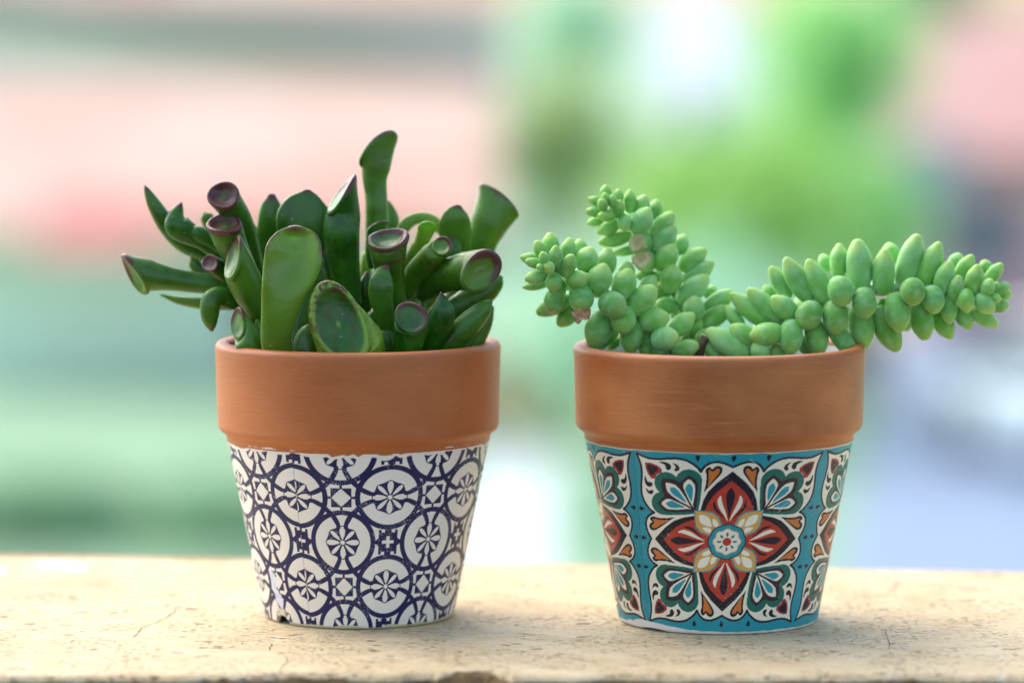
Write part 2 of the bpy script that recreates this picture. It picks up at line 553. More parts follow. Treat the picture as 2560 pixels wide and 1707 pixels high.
def mat_terracotta(name, base, light, dark, streak):
    s = N(name)
    uv = s.coord('UV')
    co = s.coord('Object')
    soft = s.noise(s.mapping(uv, (1, 1.6, 1)), 34, 4, .5)
    c = s.mix(s.ramp(soft, .32, .7), base, light)
    br = s.noise(s.mapping(uv, (12, 190, 1), (0, 0, R(4))), 4.0, 5, .62, .6)
    zone = s.noise(s.mapping(uv, (1, 1.5, 1), loc=(3.1, 0, 0)), 40, 3, .5)
    c = s.mix(s.math('MULTIPLY', s.math('MULTIPLY', s.ramp(br, .52, .7), s.ramp(zone, .45, .62)), streak), c, light)
    d = s.noise(s.mapping(uv, (30, 120, 1)), 3.0, 4, .6)
    c = s.mix(s.math('MULTIPLY', s.ramp(d, .5, .75), .16), c, dark)
    sp = s.vor(co, 420)
    spk = s.math('MULTIPLY', s.ramp(sp.outputs['Distance'], .09, .03), s.ramp(s.noise(co, 140, 2), .6, .66))
    c = s.mix(s.math('MULTIPLY', spk, .6), c, lin4(222, 190, 160))
    fine = s.noise(co, 3200, 3, .6)
    pores = s.noise(s.mapping(uv, (60, 260, 1)), 6.0, 4, .65)
    nb = s.bump(fine, .22, .00025)
    nb = s.bump(pores, .2, .0005, nb)
    nb = s.bump(s.noise(s.mapping(uv, (.3, 3, 1)), 260, 2), .10, .0006, nb)
    st = s.noise(s.mapping(uv, (1, 1, 1), loc=(7, 2, 0)), 70, 5, .65)
    c = s.mix(s.math('MULTIPLY', s.ramp(st, .56, .8), .12), c, lin4(216, 172, 138))
    s.bsdf(Base_Color=c, Roughness=s.ramp(soft, .3, .7, .42, .56), Normal=nb, Specular_IOR_Level=.5)
    return s.m

M_LINING = mat_plain('pale_grey_glaze', (214, 220, 216), .6)
def mat_soil():
    s = N('potting_soil'); co = s.coord('Object')
    f = s.noise(co, 500, 5, .7)
    s.bsdf(Base_Color=s.mix(s.ramp(f, .35, .7), lin4(28, 20, 14), lin4(84, 62, 44)), Roughness=.95, Normal=s.bump(f, 1.0, .002))
    return s.m
M_SOIL = mat_soil()

def theta_cols(front=900, back=150):
    f = np.linspace(R(-105), R(105), front, endpoint=False)
    b = np.linspace(R(105), R(255), back, endpoint=False)
    return np.concatenate([f, b])

def revolve(prof, th, cx, cy, cz=0.0, wob=None):
    prof = np.asarray(prof)
    r, z = prof[:, 0][:, None], prof[:, 1][:, None]
    if wob is not None: r = r * (1 + wob[None, :])
    return np.stack([cx + r * np.sin(th), cy - r * np.cos(th), cz + z + 0 * th], -1)

def uv_from(me, th_n, rows, us, vs_):
    uvl = me.uv_layers.new(name='UVMap')
    li = np.zeros(len(me.loops), np.int32); me.loops.foreach_get('vertex_index', li)
    U, W = np.meshgrid(us, vs_)
    uv = np.stack([U.reshape(-1)[li], W.reshape(-1)[li]], -1).astype(np.float32)
    # keep the seam column (behind the pot) continuous
    f = uv.reshape(-1, 4, 2)
    span = f[:, :, 0].max(1) - f[:, :, 0].min(1)
    bad = span > .05
    x = f[bad]; x[:, :, 0] = np.where(x[:, :, 0] < 0, x[:, :, 0] + us.max() - us.min(), x[:, :, 0]); f[bad] = x
    uvl.data.foreach_set('uv', f.reshape(-1))

def arc(cx, cz, r, a0, a1, n):
    return [(cx + r * math.cos(R(a0 + (a1 - a0) * k / n)), cz + r * math.sin(R(a0 + (a1 - a0) * k / n))) for k in range(n + 1)]

def build_pot(cx, cy, r0, r1, rrb, rrt, hz, zj, paint, label, terracotta, print_mat, notch, soil):
    pot = empty('flower_pot', (cx, cy, 0))
    tag(pot, label, 'flower pot')
    th = theta_cols()
    # body
    zb = zj + .0012
    nz = 350
    z = np.linspace(0, zb, nz)
    r = r0 + (r1 - r0) * z / zj
    r[:6] = r[:6] - np.array([.0007, .0004, .0002, .0001, .00004, 0])
    prof = np.stack([r, z], -1)
    c = revolve(prof, th, cx, cy)
    if notch is not None:
        nd = np.zeros_like(th)
        for (t0, wd, dp) in notch:
            nd = np.maximum(nd, dp * np.clip(1 - ((th - R(t0)) / R(wd)) ** 2, 0, 1) ** .6)
        c[:, :, 2] = np.maximum(c[:, :, 2], nd[None, :] + c[:, :, 2] * .02)
    me = grid_mesh('printed_body', c, True)
    T, Z = np.meshgrid(th, z)
    set_col(me, 'print', paint(T, Z))
    body = link('printed_body', me, pot, [print_mat])
    # underside
    k = 64
    ang = np.linspace(0, 2 * math.pi, k, endpoint=False)
    vv = [(cx + (r0 - .0007) * math.sin(a), cy - (r0 - .0007) * math.cos(a), .0001) for a in ang]
    link('underside', mesh('underside', vv, [tuple(range(k))]), pot, [M_LINING])
    # rim band
    pf = [(r1 - .0006, zj - .0003), (r1 + .0002, zj)]
    pf += [(r1 + (rrb - r1) * (1 - math.cos(R(90 * q / 8))), zj + .0026 * (1 - (1 - q / 8) ** 1.5)) for q in range(1, 7)]
    pf += arc(rrb - .0022, zj + .0040, .0022, -40, 4, 6)
    nstraight = 16
    for q in range(1, nstraight):
        t = q / nstraight
        pf.append((rrb + (rrt - rrb) * t, zj + .0042 + (hz - .0014 - zj - .0042) * t))
    pf += arc(rrt - .0015, hz - .0015, .0015, 4, 90, 7)
    pf += arc(rrt - .0022, hz - .0012, .0012, 92, 178, 6)
    rin = rrt - .0034
    pf += [(rin, hz - .0018)]
    th2 = np.linspace(-math.pi, math.pi, 360, endpoint=False)
    wob = .0012 * np.sin(2 * th2 + 1.1) + .0008 * np.sin(3 * th2 + .3)
    c2 = revolve(pf, th2, cx, cy, 0, wob)
    me2 = grid_mesh('rim', c2, True)
    ln = np.concatenate([[0], np.cumsum(np.hypot(*np.diff(np.array(pf), axis=0).T))])
    uv_from(me2, len(th2), len(pf), th2 * rrt, ln)
    link('rim', me2, pot, [terracotta])
    # pale lining inside
    pl = [(rin + .00005, hz - .0016), (rin - .0003, hz - .004), (rin - .0012, hz - .02), (rin - .004, hz - .04)]
    c3 = revolve(pl, np.linspace(-math.pi, math.pi, 120, endpoint=False), cx, cy)
    link('lining', grid_mesh('lining', c3, True), pot, [M_LINING])
    # soil
    nr, na = 14, 60
    zs = hz - soil
    cs = []
    for i in range(nr):
        rr_ = (rin - .0003) * (i / (nr - 1))
        cs.append([(cx + rr_ * math.sin(2 * math.pi * j / na), cy - rr_ * math.cos(2 * math.pi * j / na), zs + .0008 * math.sin(i * 3.1 + j * 1.7) + .0006 * random.uniform(-1, 1)) for j in range(na)])
    link('potting_soil', grid_mesh('potting_soil', np.array(cs), True), pot, [M_SOIL])
    return pot

# left pot --------------------------------------------------------
circ_im, circ_nv = tile_circles()
def paint_circles(T, Z):
    deg = np.degrees(T)
    seam = -27.7 + 8 * (Z - .022)
    left = deg < seam
    ph = np.where(left, deg + 5.8 - 2.3, deg + 5.8)
    x = ph / 22.5
    y = (Z - .0218 - np.where(left, .00025, 0)) / .0111
    h, wd = circ_im.shape[:2]
    fx = ((x + 1) % 2) / 2 * wd; fy = ((y + 1) % 2) / 2 * h
    c = bilinear(circ_im, fx, fy, True)
    u, v = T * .028, Z
    CRm = np.array(lin(240, 231, 217)); NV = np.array(lin(20, 22, 78))
    # worn specks in the navy
    dark = np.clip((CRm[1] - c[..., 1]) / (CRm[1] - NV[1]), 0, 1)
    w1 = vnoise2(u, v, 21, 4200); w2 = vnoise2(u, v, 22, 260)
    wear = np.clip((w1 - .72) / .1, 0, 1) * np.clip((w2 - .52) / .15, 0, 1) * .28 * dark
    c = c * (1 - wear[..., None]) + CRm * wear[..., None]
    fade = (.0 + .06 * vnoise2(u, v, 25, 180)) * dark
    c = c * (1 - fade[..., None]) + np.array(lin(60, 66, 124)) * fade[..., None]
    # overlap line of the paper
    sl = np.exp(-((deg - seam) / .25) ** 2) * .35
    c = c * (1 - sl[..., None])
    # paint run-over below the rim: white ragged border, then terracotta
    rag = (vnoise2(u, v * 0, 31, 900) - .5) * .0009 + (vnoise2(u, v * 0, 32, 260) - .5) * .0011
    zt = .0434 + .0002 * np.cos(T) + rag
    wt = np.clip((Z - (zt - .0006 - .0007 * vnoise2(u, v * 0, 33, 300))) / .00012, 0, 1)
    c = c * (1 - wt[..., None]) + np.array(lin(238, 230, 218)) * wt[..., None]
    tt = np.clip((Z - zt) / .00015, 0, 1)
    TC = np.array(lin(190, 108, 58)) * (.85 + .3 * vnoise2(u * .5, v * 4, 35, 500))[..., None]
    c = c * (1 - tt[..., None]) + TC * tt[..., None]
    # bare rubbed patch and chipped foot at the lower left
    d = np.hypot((deg + 52 + (Z - .009) * 500) / 3.6, (Z - .0085) / .0055) + (vnoise2(u, v, 41, 700) - .5) * .9
    m = np.clip((1.0 - d) / .25, 0, 1)[..., None] * .9
    c = c * (1 - m) + np.array(lin(226, 226, 242)) * m
    gsp = (np.hypot((deg + 49.5) * .0005, Z - .0122) < .00045)[..., None]
    c = np.where(gsp, np.array(lin(110, 170, 90)), c)
    low = np.clip((.0005 + .0009 * vnoise2(u, v * 0, 43, 300) - Z) / .0002, 0, 1)[..., None]
    c = c * (1 - low) + np.array(lin(206, 196, 160)) * low
    ch = np.exp(-((deg + 50) / 4.5) ** 2) * np.clip((.0042 - Z) / .0006, 0, 1)
    c = c * (1 - ch[..., None]) + np.array(lin(222, 210, 180)) * ch[..., None]
    return c

TC_L = mat_terracotta('terracotta_matte', lin4(184, 101, 48), lin4(198, 116, 60), lin4(150, 84, 48), .3)
TC_R = mat_terracotta('terracotta_brushed', lin4(172, 92, 40), lin4(204, 126, 66), lin4(146, 76, 38), .75)
PRN_L = mat_print('printed_paper_navy', .42)
PRN_R = mat_print('printed_paper_turquoise', .40)
PLX = P(898, 1535, 0).x
pot_l = build_pot(PLX, 0.0, .02338, .0323, .0346, .03514, .068, .0437, paint_circles,
                  'terracotta rimmed pot with navy and white circle pattern holding the dark tubular succulent', TC_L, PRN_L,
                  [(-50, 6.5, .0022)], .004)

# right pot -------------------------------------------------------
med_im = tile_medallion()
def paint_medallion(T, Z):
    deg = np.degrees(T)
    v = (Z - .0231) / .0216
    ph = deg - 1.0 - 2.4 * v
    u = (ph + 45) % 90 - 45
    u = u / 45.0
    n = med_im.shape[0]
    fx = np.abs(u) / 1.02 * n; fy = np.clip(np.abs(v), 0, 1.0) / 1.02 * n
    c = bilinear(med_im, fx, fy, False)
    uu, vv = T * .029, Z
    # fold of the paper on the left
    fold = ph + 44.4 + 0.4 * v
    c = c * (1 - .35 * np.exp(-(fold / .28) ** 2))[..., None] * (1 - .10 * ((fold < 0) & (fold > -5)))[..., None]
    # scratches and faded specks
    w1 = vnoise2(uu, vv, 51, 5200); w2 = vnoise2(uu, vv, 52, 200)
    wear = np.clip((w1 - .82) / .1, 0, 1) * np.clip((w2 - .6) / .15, 0, 1) * .35
    c = c * (1 - wear[..., None]) + np.array(lin(210, 215, 205)) * wear[..., None]
    for (d0, z0, d1, z1) in ((26.5, .0312, 30, .0322), (25.2, .0300, 27.5, .0311), (10, .0432, 13.5, .0418), (24, .0318, 25.2, .0322)):
        t = np.clip(((deg - d0) * (d1 - d0) * .25e-6 + (Z - z0) * (z1 - z0)) / ((d1 - d0) ** 2 * .25e-6 + (z1 - z0) ** 2), 0, 1)
        dd = np.hypot((deg - d0 - t * (d1 - d0)) * .0005, Z - z0 - t * (z1 - z0))
        m = (np.clip((.00011 - dd) / .00008, 0, 1) * .75)[..., None]
        c = c * (1 - m) + np.array(lin(214, 220, 210)) * m
    # thin pale line under the rim, terracotta run-over above
    zt = .0446 + (vnoise2(uu, vv * 0, 53, 400) - .5) * .0003 + .0002 * np.cos(T)
    wl = np.clip((Z - (zt - .00030)) / .0001, 0, 1)[..., None]
    c = c * (1 - wl) + np.array(lin(232, 214, 184)) * wl
    tt = np.clip((Z - zt) / .00012, 0, 1)[..., None]
    c = c * (1 - tt) + np.array(lin(186, 104, 54)) * tt
    # unpainted white foot, wider and torn on the left
    foot = .0008 + .0016 * np.exp(-((deg + 46) / 22) ** 2) + (vnoise2(uu, vv * 0, 54, 500) - .5) * .0002 * (1 + 1.6 * np.exp(-((deg + 50) / 18) ** 2))
    fm = np.clip((foot - Z) / .00015, 0, 1)[..., None]
    c = c * (1 - fm) + np.array(lin(232, 226, 218)) * fm
    return c

PRX, PRY = P(1795, 1540, -.007).x, -.007
pot_r = build_pot(PRX, PRY, .02435, .0328, .0351, .03565, .0678, .0449, paint_medallion,
                  'terracotta rimmed pot with turquoise and red floral medallion tiles holding the pale beaded succulent', TC_R, PRN_R,
                  [(-44, 10, .0006)], .009)
# ------------------------------------------------------------------ dark tubular succulent (left)
def mat_crassula():
    s = N('waxy_dark_green_leaf')
    co = s.coord('Object')
    at = s.n('ShaderNodeAttribute', attribute_name='tint')
    sp = s.n('ShaderNodeSeparateColor'); s.t.links.new(at.outputs['Color'], sp.inputs[0])
    rim, bright, dish = sp.outputs
    n1 = s.noise(co, 170, 4, .6)
    n2 = s.noise(co, 60, 3, .5)
    g = s.mix(s.ramp(n1, .3, .7), lin4(18, 74, 6), lin4(48, 112, 14))
    g = s.mix(bright, g, lin4(140, 176, 48))
    g = s.mix(s.math('MULTIPLY', dish, .16), g, lin4(110, 146, 84))
    g = s.mix(s.math('MULTIPLY', s.ramp(n2, .52, .75), .3), g, lin4(92, 92, 56))
    rf = s.ramp(s.math('ADD', rim, s.math('MULTIPLY', s.math('SUBTRACT', s.noise(co, 330, 4, .65), .5), .9)), .30, .95)
    g = s.mix(s.math('MULTIPLY', rf, .88), g, lin4(98, 30, 48))
    # brown corky scars where the leaf carries them
    sc_ = s.math('MULTIPLY', at.outputs['Alpha'], s.ramp(s.noise(co, 520, 4, .7), .44, .6))
    g = s.mix(sc_, g, lin4(96, 54, 30))
    # whitish bloom and specks
    bl = s.noise(co, 90, 4, .6)
    g = s.mix(s.math('MULTIPLY', s.ramp(bl, .5, .8), .08), g, lin4(176, 196, 164))
    v = s.vor(co, 620)
    spk = s.math('MULTIPLY', s.ramp(v.outputs['Distance'], .16, .06), s.ramp(s.noise(co, 240, 2), .54, .62))
    g = s.mix(s.math('MULTIPLY', spk, .55), g, lin4(212, 216, 200))
    fine = s.noise(co, 2200, 3, .6)
    nb = s.bump(fine, .14, .0003)
    nb = s.bump(n1, .25, .0012, nb)
    s.bsdf(Base_Color=g, Roughness=s.ramp(n1, .3, .7, .26, .42), Normal=nb, Subsurface_Weight=.35, Subsurface_Scale=.0016, Specular_IOR_Level=.5,
           Sheen_Weight=.0, Sheen_Roughness=.4)
    s.b.inputs['Subsurface Radius'].default_value = (.6, 1.0, .25)
    return s.m
M_CR = mat_crassula()
crassula = tag(empty('succulent_plant', (PLX, 0, .059)), 'dark green tubular succulent with purple edged cup tips in the navy and white pot', 'succulent')

def catmull(pts, n):
    pts = [np.array(p, float) for p in pts]
    m = len(pts)
    ext = [2 * pts[0] - pts[1]] + pts + [2 * pts[-1] - pts[-2]]
    out = []
    for q in range(n + 1):
        t = q / n * (m - 1)
        i = min(int(t), m - 2); t -= i
        p0, p1, p2, p3 = ext[i:i + 4]
        out.append(0.5 * ((2 * p1) + (-p0 + p2) * t + (2 * p0 - 5 * p1 + 4 * p2 - p3) * t * t + (-p0 + 3 * p1 - 3 * p2 + p3) * t ** 3))
    return out

CS = 1463 / 560.0
K = 22
def leaf(ox, path, tip=None, thick=.8, bright=0.0, rimc=1.0, scar=0.0, dish=.32, edge=0.0, conc=0.0, dishb=None, mar=0.0):
    """path: (x, y, depth mm, half width) in zoom pixels; tip: (x, y, depth mm, axis1, axis2), axes in zoom pixels (right, down, to viewer)"""
    pw = []
    for (x, y, d, wd) in path:
        p = P(ox + x / CS, 300 + y / CS, d / 1000)
        pw.append((p.x, p.y, p.z, wd * (1.07 if tip is not None else 1.03) / CS * (CAM_D + d / 1000) / FPX))
    nr = 5 * (len(pw) - 1)
    cs = catmull(pw, nr)
    cen = [Vector(c[:3]) for c in cs]
    wid = [max(c[3], .0002) for c in cs]
    verts, att, rings = [], [], []
    prevN = None
    lr = random.Random(int(path[0][0] * 13 + path[-1][1]))
    bright = min(1, max(0, bright * 1.1 + lr.uniform(-.06, .2)))
    rimc *= lr.uniform(.85, 1.3)
    lp = lr.uniform(0, 6)
    for i, c in enumerate(cen):
        T = (cen[min(i + 1, nr)] - cen[max(i - 1, 0)]).normalized()
        tc = (CAMP - c).normalized()
        S = T.cross(tc)
        if S.length < .25:
            S = (prevN if prevN else RGT).copy()
            S = (S - T * S.dot(T))
        S.normalize()
        if prevN is not None and S.dot(prevN) < 0: S = -S
        prevN = S
        Nn = S.cross(T).normalized()
        if Nn.dot(tc) < 0: Nn = -Nn
        t = i / nr
        ring = []
        for k in range(K):
            ph = 2 * math.pi * k / K
            cc, ss = math.cos(ph), math.sin(ph)
            lump = 1 + .022 * math.sin(1.7 * t * nr / 5 + 2 * ph + lp) + .016 * math.sin(2.6 * t * nr / 5 - ph + 2 * lp)
            cc *= lump
            off = Nn * (wid[i] * thick * ss * lump)
            if conc and ss > 0:
                fo = max(0, min(1, (1 - t) / .16)); fo = fo * fo * (3 - 2 * fo)
                fi = max(0, min(1, (t - .2) / .4)); fi = fi * fi * (3 - 2 * fi)
                off -= Nn * (wid[i] * conc * ss ** 3 * 1.35 * fo * fi)
            ring.append(c + S * (wid[i] * cc) + off)
        rings.append(ring)
        rv = []
        for k in range(K):
            ph = 2 * math.pi * k / K
            e = abs(math.cos(ph)) ** 3.5 * edge * 1.1 * max(0, min(1, (t - .35) / .4))
            if tip is None:
                e = max(e, max(0, (t - .74) / .24) * rimc)
            else:
                e = max(e, max(0, (t - .70) / .30) * .5 * rimc)
            rv.append((e, bright * (0.45 + .55 * t), 0.0, scar * max(0, (t - .7) / .3)))
        att.append(rv)
    if tip is not None:
        tx, ty, td, a1, a2 = tip
        C = P(ox + tx / CS, 300 + ty / CS, td / 1000)
        A = V(a1[0] / CS, a1[1] / CS, a1[2] / CS, td / 1000); B = V(a2[0] / CS, a2[1] / CS, a2[2] / CS, td / 1000)
        n = A.cross(B).normalized()
        if n.dot(C - cen[-max(3, nr // 3)]) < 0: n = -n
        base = [C + A * math.cos(2 * math.pi * k / K) + B * math.sin(2 * math.pi * k / K) for k in range(K)]
        best = None
        last = rings[-1]
        for dr in (1, -1):
            for sh in range(K):
                order = [(sh + dr * k) % K for k in range(K)]
                e = sum((base[order[k]] - C - (last[k] - cen[-1])).length_squared for k in range(K))
                if best is None or e < best[0]: best = (e, order)
        tr = [base[j] for j in best[1]]
        mn = min(A.length, B.length)
        # drop path rings that would poke through the cut
        keep = [i for i in range(len(rings)) if min((p - C).dot(n) for p in rings[i]) < -mn * .12 or i < 3]
        while len(keep) > 3 and max((p - C).dot(n) for p in rings[keep[-1]]) > mn * .15: keep.pop()
        rings = [rings[i] for i in keep]; att = [att[i] for i in keep]
        last = rings[-1]
        lastc = sum(last, Vector()) / K
        for q, f in ((.4, 1.0), (.75, 1.0)):
            rings.append([last[k].lerp(tr[k] - n * mn * .10, q) for k in range(K)]); att.append([(.25 * rimc * q, bright, 0, scar * .3)] * K)
        r = random.Random(int(tx * 7 + ty))
        p1, p2 = r.uniform(0, 6), r.uniform(0, 6)
        wob = [1 + .05 * math.sin(2 * 6.283 * k / K + p1) + .03 * math.sin(3 * 6.283 * k / K + p2) for k in range(K)]
        lift = [mn * (.07 * math.sin(2 * 6.283 * k / K + p2)) for k in range(K)]
        dish *= .62; rimc *= 1.25
        pd = (lastc - sum(rings[0], Vector()) / K).normalized()
        pin = pd - n * pd.dot(n)                      # how obliquely the end is cut, and which way
        mod = [max(0, min(1.15, .62 - .12 * pin.length + .75 * (tr[k] - C).normalized().dot(pin) + .14 * math.sin(6.283 * k / K + p1) + .14 * math.sin(3 * 6.283 * k / K + p2))) for k in range(K)]
        din = bright if dishb is None else dishb
        for sc2, dz, rv, dv in ((1.0, -.22, .5, 0), (1.01, -.10, .7, 0), (.99, .0, .9, .1), (.94, .06, 1, .2), (.86, .075, 1.0, .3), (.77, .03, .85, .5), (.64, -.38 * dish, .5, .8), (.46, -.75 * dish, .18, 1), (.28, -.95 * dish, 0, 1), (.1, -dish, 0, 1)):
            rings.append([C + (tr[k] - C) * (sc2 * wob[k]) + n * (dz * mn + lift[k] * sc2) for k in range(K)])
            bb = bright if sc2 > .8 else din
            dd = dv if dishb is None else 0
            rv2 = [max(rv * rimc * mod[k], mar * min(1, max(0, 1.35 - .75 * abs(sc2 - .8))) * (.75 if sc2 < .5 else 1)) for k in range(K)]
            att.append([(rv2[k], bb, dd, scar * mod[k] if .7 < sc2 else scar * .3) for k in range(K)])
        cap = C - n * mn * dish
        capa = (0, bright, 1, 0)
    else:
        T = (cen[-1] - cen[-2]).normalized()
        last = rings[-1]; c0 = cen[-1]
        sl_ = (wid[-2] - wid[-1]) / max((cen[-1] - cen[-2]).length, 1e-6)
        hh = min(.8 * wid[-1], wid[-1] / (2 * max(sl_, .3)))
        for f in (.35, .65, .88):
            g_ = math.sqrt(1 - f * f)
            rings.append([c0 + (p - c0) * g_ + T * (hh * f) for p in last]); att.append(att[-1])
        cap = c0 + T * hh
        capa = (rimc, bright, 0, scar)
    verts = [p for rg in rings for p in rg] + [cap, cen[0]]
    at = [x for rg in att for x in rg] + [capa, (0, 0, 0, 0)]
    ff = []
    m = len(rings)
    for i in range(m - 1):
        for k in range(K):
            k2 = (k + 1) % K
            ff.append((i * K + k, i * K + k2, (i + 1) * K + k2, (i + 1) * K + k))
    for k in range(K):
        k2 = (k + 1) % K
        ff.append(((m - 1) * K + k, (m - 1) * K + k2, m * K))
        ff.append((k2, k, m * K + 1))
    me = mesh('leaf', verts, ff)
    bm = bmesh.new(); bm.from_mesh(me)
    bmesh.ops.recalc_face_normals(bm, faces=bm.faces[:]); bm.to_mesh(me); bm.free()
    a = me.color_attributes.new('tint', 'FLOAT_COLOR', 'POINT')
    a.data.foreach_set('color', np.array(at, dtype=np.float32).reshape(-1))
    o = link('leaf', me, crassula, [M_CR])
    md = o.modifiers.new('smooth', 'SUBSURF'); md.levels = 1; md.render_levels = 1
    return o

A0, B0 = 260, 760     # left edges of the two zoomed strips the coordinates below were read in
# left side
leaf(A0, [(780, 930, 8, 40), (650, 870, 7, 52), (520, 800, 6, 62), (415, 690, 5, 60), (330, 555, 4, 46), (285, 470, 4, 24), (268, 432, 4, 6)], rimc=1.0, edge=.5)
leaf(A0, [(760, 900, 3, 38), (660, 810, 2, 50), (560, 745, 1, 74), (480, 690, 0, 84), (470, 630, 0, 58), (490, 575, 0, 32), (505, 542, 0, 8)], edge=.6)
leaf(A0, [(800, 860, 2, 40), (690, 780, 1, 48), (620, 745, 0, 52), (575, 725, 0, 38), (556, 712, 0, 12)], edge=.9)
leaf(A0, [(800, 830, 14, 40), (710, 700, 13, 50), (670, 635, 12, 42), (655, 608, 12, 16)], bright=.3)
leaf(A0, [(1010, 1120, 4, 55), (975, 930, 3, 60), (930, 760, 0, 66), (875, 640, -3, 80), (815, 540, -6, 92)], (778, 492, -9, (104, 8, 20), (-14, 98, 35)), bright=.0, dish=.42, mar=1.1)
leaf(A0, [(1010, 1180, -2, 62), (930, 1020, -4, 78), (860, 870, -6, 92), (815, 770, -8, 104)], (785, 678, -9, (118, -8, 8), (10, 68, 85)), bright=.1, dish=.4, mar=.95)
leaf(A0, [(1010, 1290, -10, 60), (980, 1190, -11, 88), (930, 1080, -12, 104), (885, 970, -13, 104), (868, 900, -13, 88)], (842, 900, -14, (38, -150, -25), (46, 12, 85)), bright=.2, dish=.4)
leaf(A0, [(850, 1080, 0, 58), (700, 1070, -1, 62), (560, 1056, -2, 66), (430, 1040, -3, 74), (320, 1020, -3, 92), (255, 1005, -3, 105)], (194, 1012, -3, (78, 130, -10), (36, -24, 92)), bright=.1, dish=.2)
leaf(A0, [(900, 1195, 4, 48), (760, 1195, 4, 46), (620, 1195, 4, 38), (480, 1175, 4, 26), (370, 1140, 4, 7)], bright=.5, rimc=.3)
leaf(A0, [(930, 1200, -4, 58), (840, 1175, -7, 64), (750, 1150, -9, 64), (698, 1190, -10, 66), (690, 1275, -10, 60), (698, 1335, -10, 40), (702, 1372, -10, 14)], edge=.4, rimc=.7)
leaf(A0, [(850, 1050, 0, 46), (780, 1000, -3, 54), (730, 960, -5, 60)], (690, 935, -7, (52, -22, 20), (18, 56, 25)), rimc=1.5, dish=.25, mar=1.3)
leaf(A0, [(700, 1010, 9, 42), (620, 975, 9, 44), (590, 930, 9, 38), (575, 890, 9, 14)], edge=.3)
leaf(A0, [(1000, 900, 10, 30), (985, 800, 10, 42), (955, 700, 10, 38), (938, 655, 10, 14)], edge=.4)
leaf(A0, [(985, 1560, -17, 92), (960, 1470, -18, 96), (930, 1390, -18, 88), (905, 1320, -17, 74)], (872, 1325, -18, (5, -105, -15), (52, 8, 60)), bright=.25, dish=.18, rimc=.8)
# big spoon
leaf(A0, [(1140, 1580, -22, 90), (1125, 1430, -24, 100), (1140, 1280, -25, 118), (1172, 1120, -26, 142), (1215, 980, -26, 176), (1240, 870, -26, 188), (1248, 790, -25, 168), (1250, 735, -24, 120), (1250, 702, -23, 48)], thick=.36, bright=.72, edge=.95, rimc=1.0, conc=.5)
leaf(A0, [(1060, 1250, 8, 42), (1035, 1000, 8, 48), (1050, 800, 7, 62), (1085, 640, 6, 78), (1092, 555, 6, 62), (1095, 500, 6, 28)], thick=.5, edge=.35, rimc=.8, bright=.1)
leaf(A0, [(1330, 1250, 0, 80), (1310, 1000, 0, 120), (1300, 800, -1, 165), (1305, 660, -2, 176), (1315, 560, -2, 146), (1326, 495, -2, 84), (1330, 460, -2, 24)], thick=.35, edge=.35, rimc=.8, bright=.08, conc=.1)
leaf(A0, [(1320, 1590, -20, 80), (1310, 1470, -20, 76), (1322, 1390, -20, 56), (1335, 1345, -20, 20)], bright=.1, rimc=0)
leaf(A0, [(1260, 1560, -11, 60), (1285, 1350, -11, 52), (1330, 1150, -10, 44), (1370, 1020, -10, 30)], rimc=0)
leaf(A0, [(1110, 1580, -17, 62), (1065, 1470, -17, 50), (1020, 1370, -16, 32), (1000, 1310, -16, 12)], bright=.3, rimc=0)
# middle
leaf(B0, [(300, 1220, -4, 80), (275, 1050, -5, 92), (250, 880, -6, 108), (245, 740, -7, 114), (258, 600, -7, 104), (275, 500, -7, 84)], (240, 486, -8, (88, -134, -20), (24, 15, 92)), bright=.05, dish=.12)
leaf(B0, [(500, 950, 10, 72), (480, 780, 9, 72), (474, 620, 8, 72), (470, 480, 8, 70), (462, 380, 8, 76), (470, 300, 8, 92)], (480, 185, 8, (116, -104, 0), (42, 48, -80)), bright=.12, dish=.2, rimc=.8)
leaf(B0, [(550, 850, 16, 40), (575, 740, 16, 46), (580, 640, 16, 40), (560, 560, 16, 20), (550, 530, 16, 6)], bright=.25)
leaf(B0, [(470, 960, 2, 55), (450, 860, 1, 48), (445, 790, 1, 44)], (480, 705, 1, (72, -48, 0), (18, 28, -45)), dish=.2)
leaf(B0, [(600, 1290, -6, 78), (575, 1120, -8, 84), (558, 980, -10, 96), (550, 880, -12, 112)], (546, 775, -13, (134, -26, 5), (14, 74, 95)), bright=.12, dish=.5, rimc=1.2, mar=.2)
leaf(B0, [(395, 1180, 22, 40), (400, 1040, 22, 42), (405, 940, 22, 40), (402, 885, 22, 28)], bright=1.0, rimc=.2)
leaf(B0, [(395, 1250, -1, 46), (402, 1130, -2, 44), (408, 1050, -2, 38), (412, 1003, -2, 16)], rimc=.6)
leaf(B0, [(560, 1400, -14, 56), (525, 1260, -16, 64), (500, 1140, -17, 78), (505, 1060, -17, 80), (522, 995, -16, 56), (545, 958, -16, 18)], thick=.55, edge=.35, rimc=1.0, bright=.15)
leaf(B0, [(150, 1230, -3, 60), (135, 1080, -3, 68), (115, 960, -3, 66), (105, 880, -2, 40)], thick=.5)
# big front cup
leaf(B0, [(330, 1680, -18, 170), (320, 1560, -20, 196), (300, 1440, -23, 214), (275, 1360, -25, 216)], (228, 1330, -27, (206, 60, -30), (-30, -265, -25)), bright=.8, dish=.2, scar=1.0, rimc=.12, dishb=.02)
leaf(B0, [(660, 1620, -19, 80), (680, 1500, -21, 84), (695, 1400, -22, 100), (700, 1340, -23, 108)], (702, 1290, -24, (112, 4, 12), (-4, -112, -28)), rimc=1.0, dish=.16, mar=.5)
leaf(B0, [(770, 1580, -12, 76), (830, 1440, -14, 92), (880, 1330, -16, 98), (905, 1240, -17, 74), (900, 1175, -17, 40), (895, 1130, -17, 10)], rimc=.6, edge=.7)
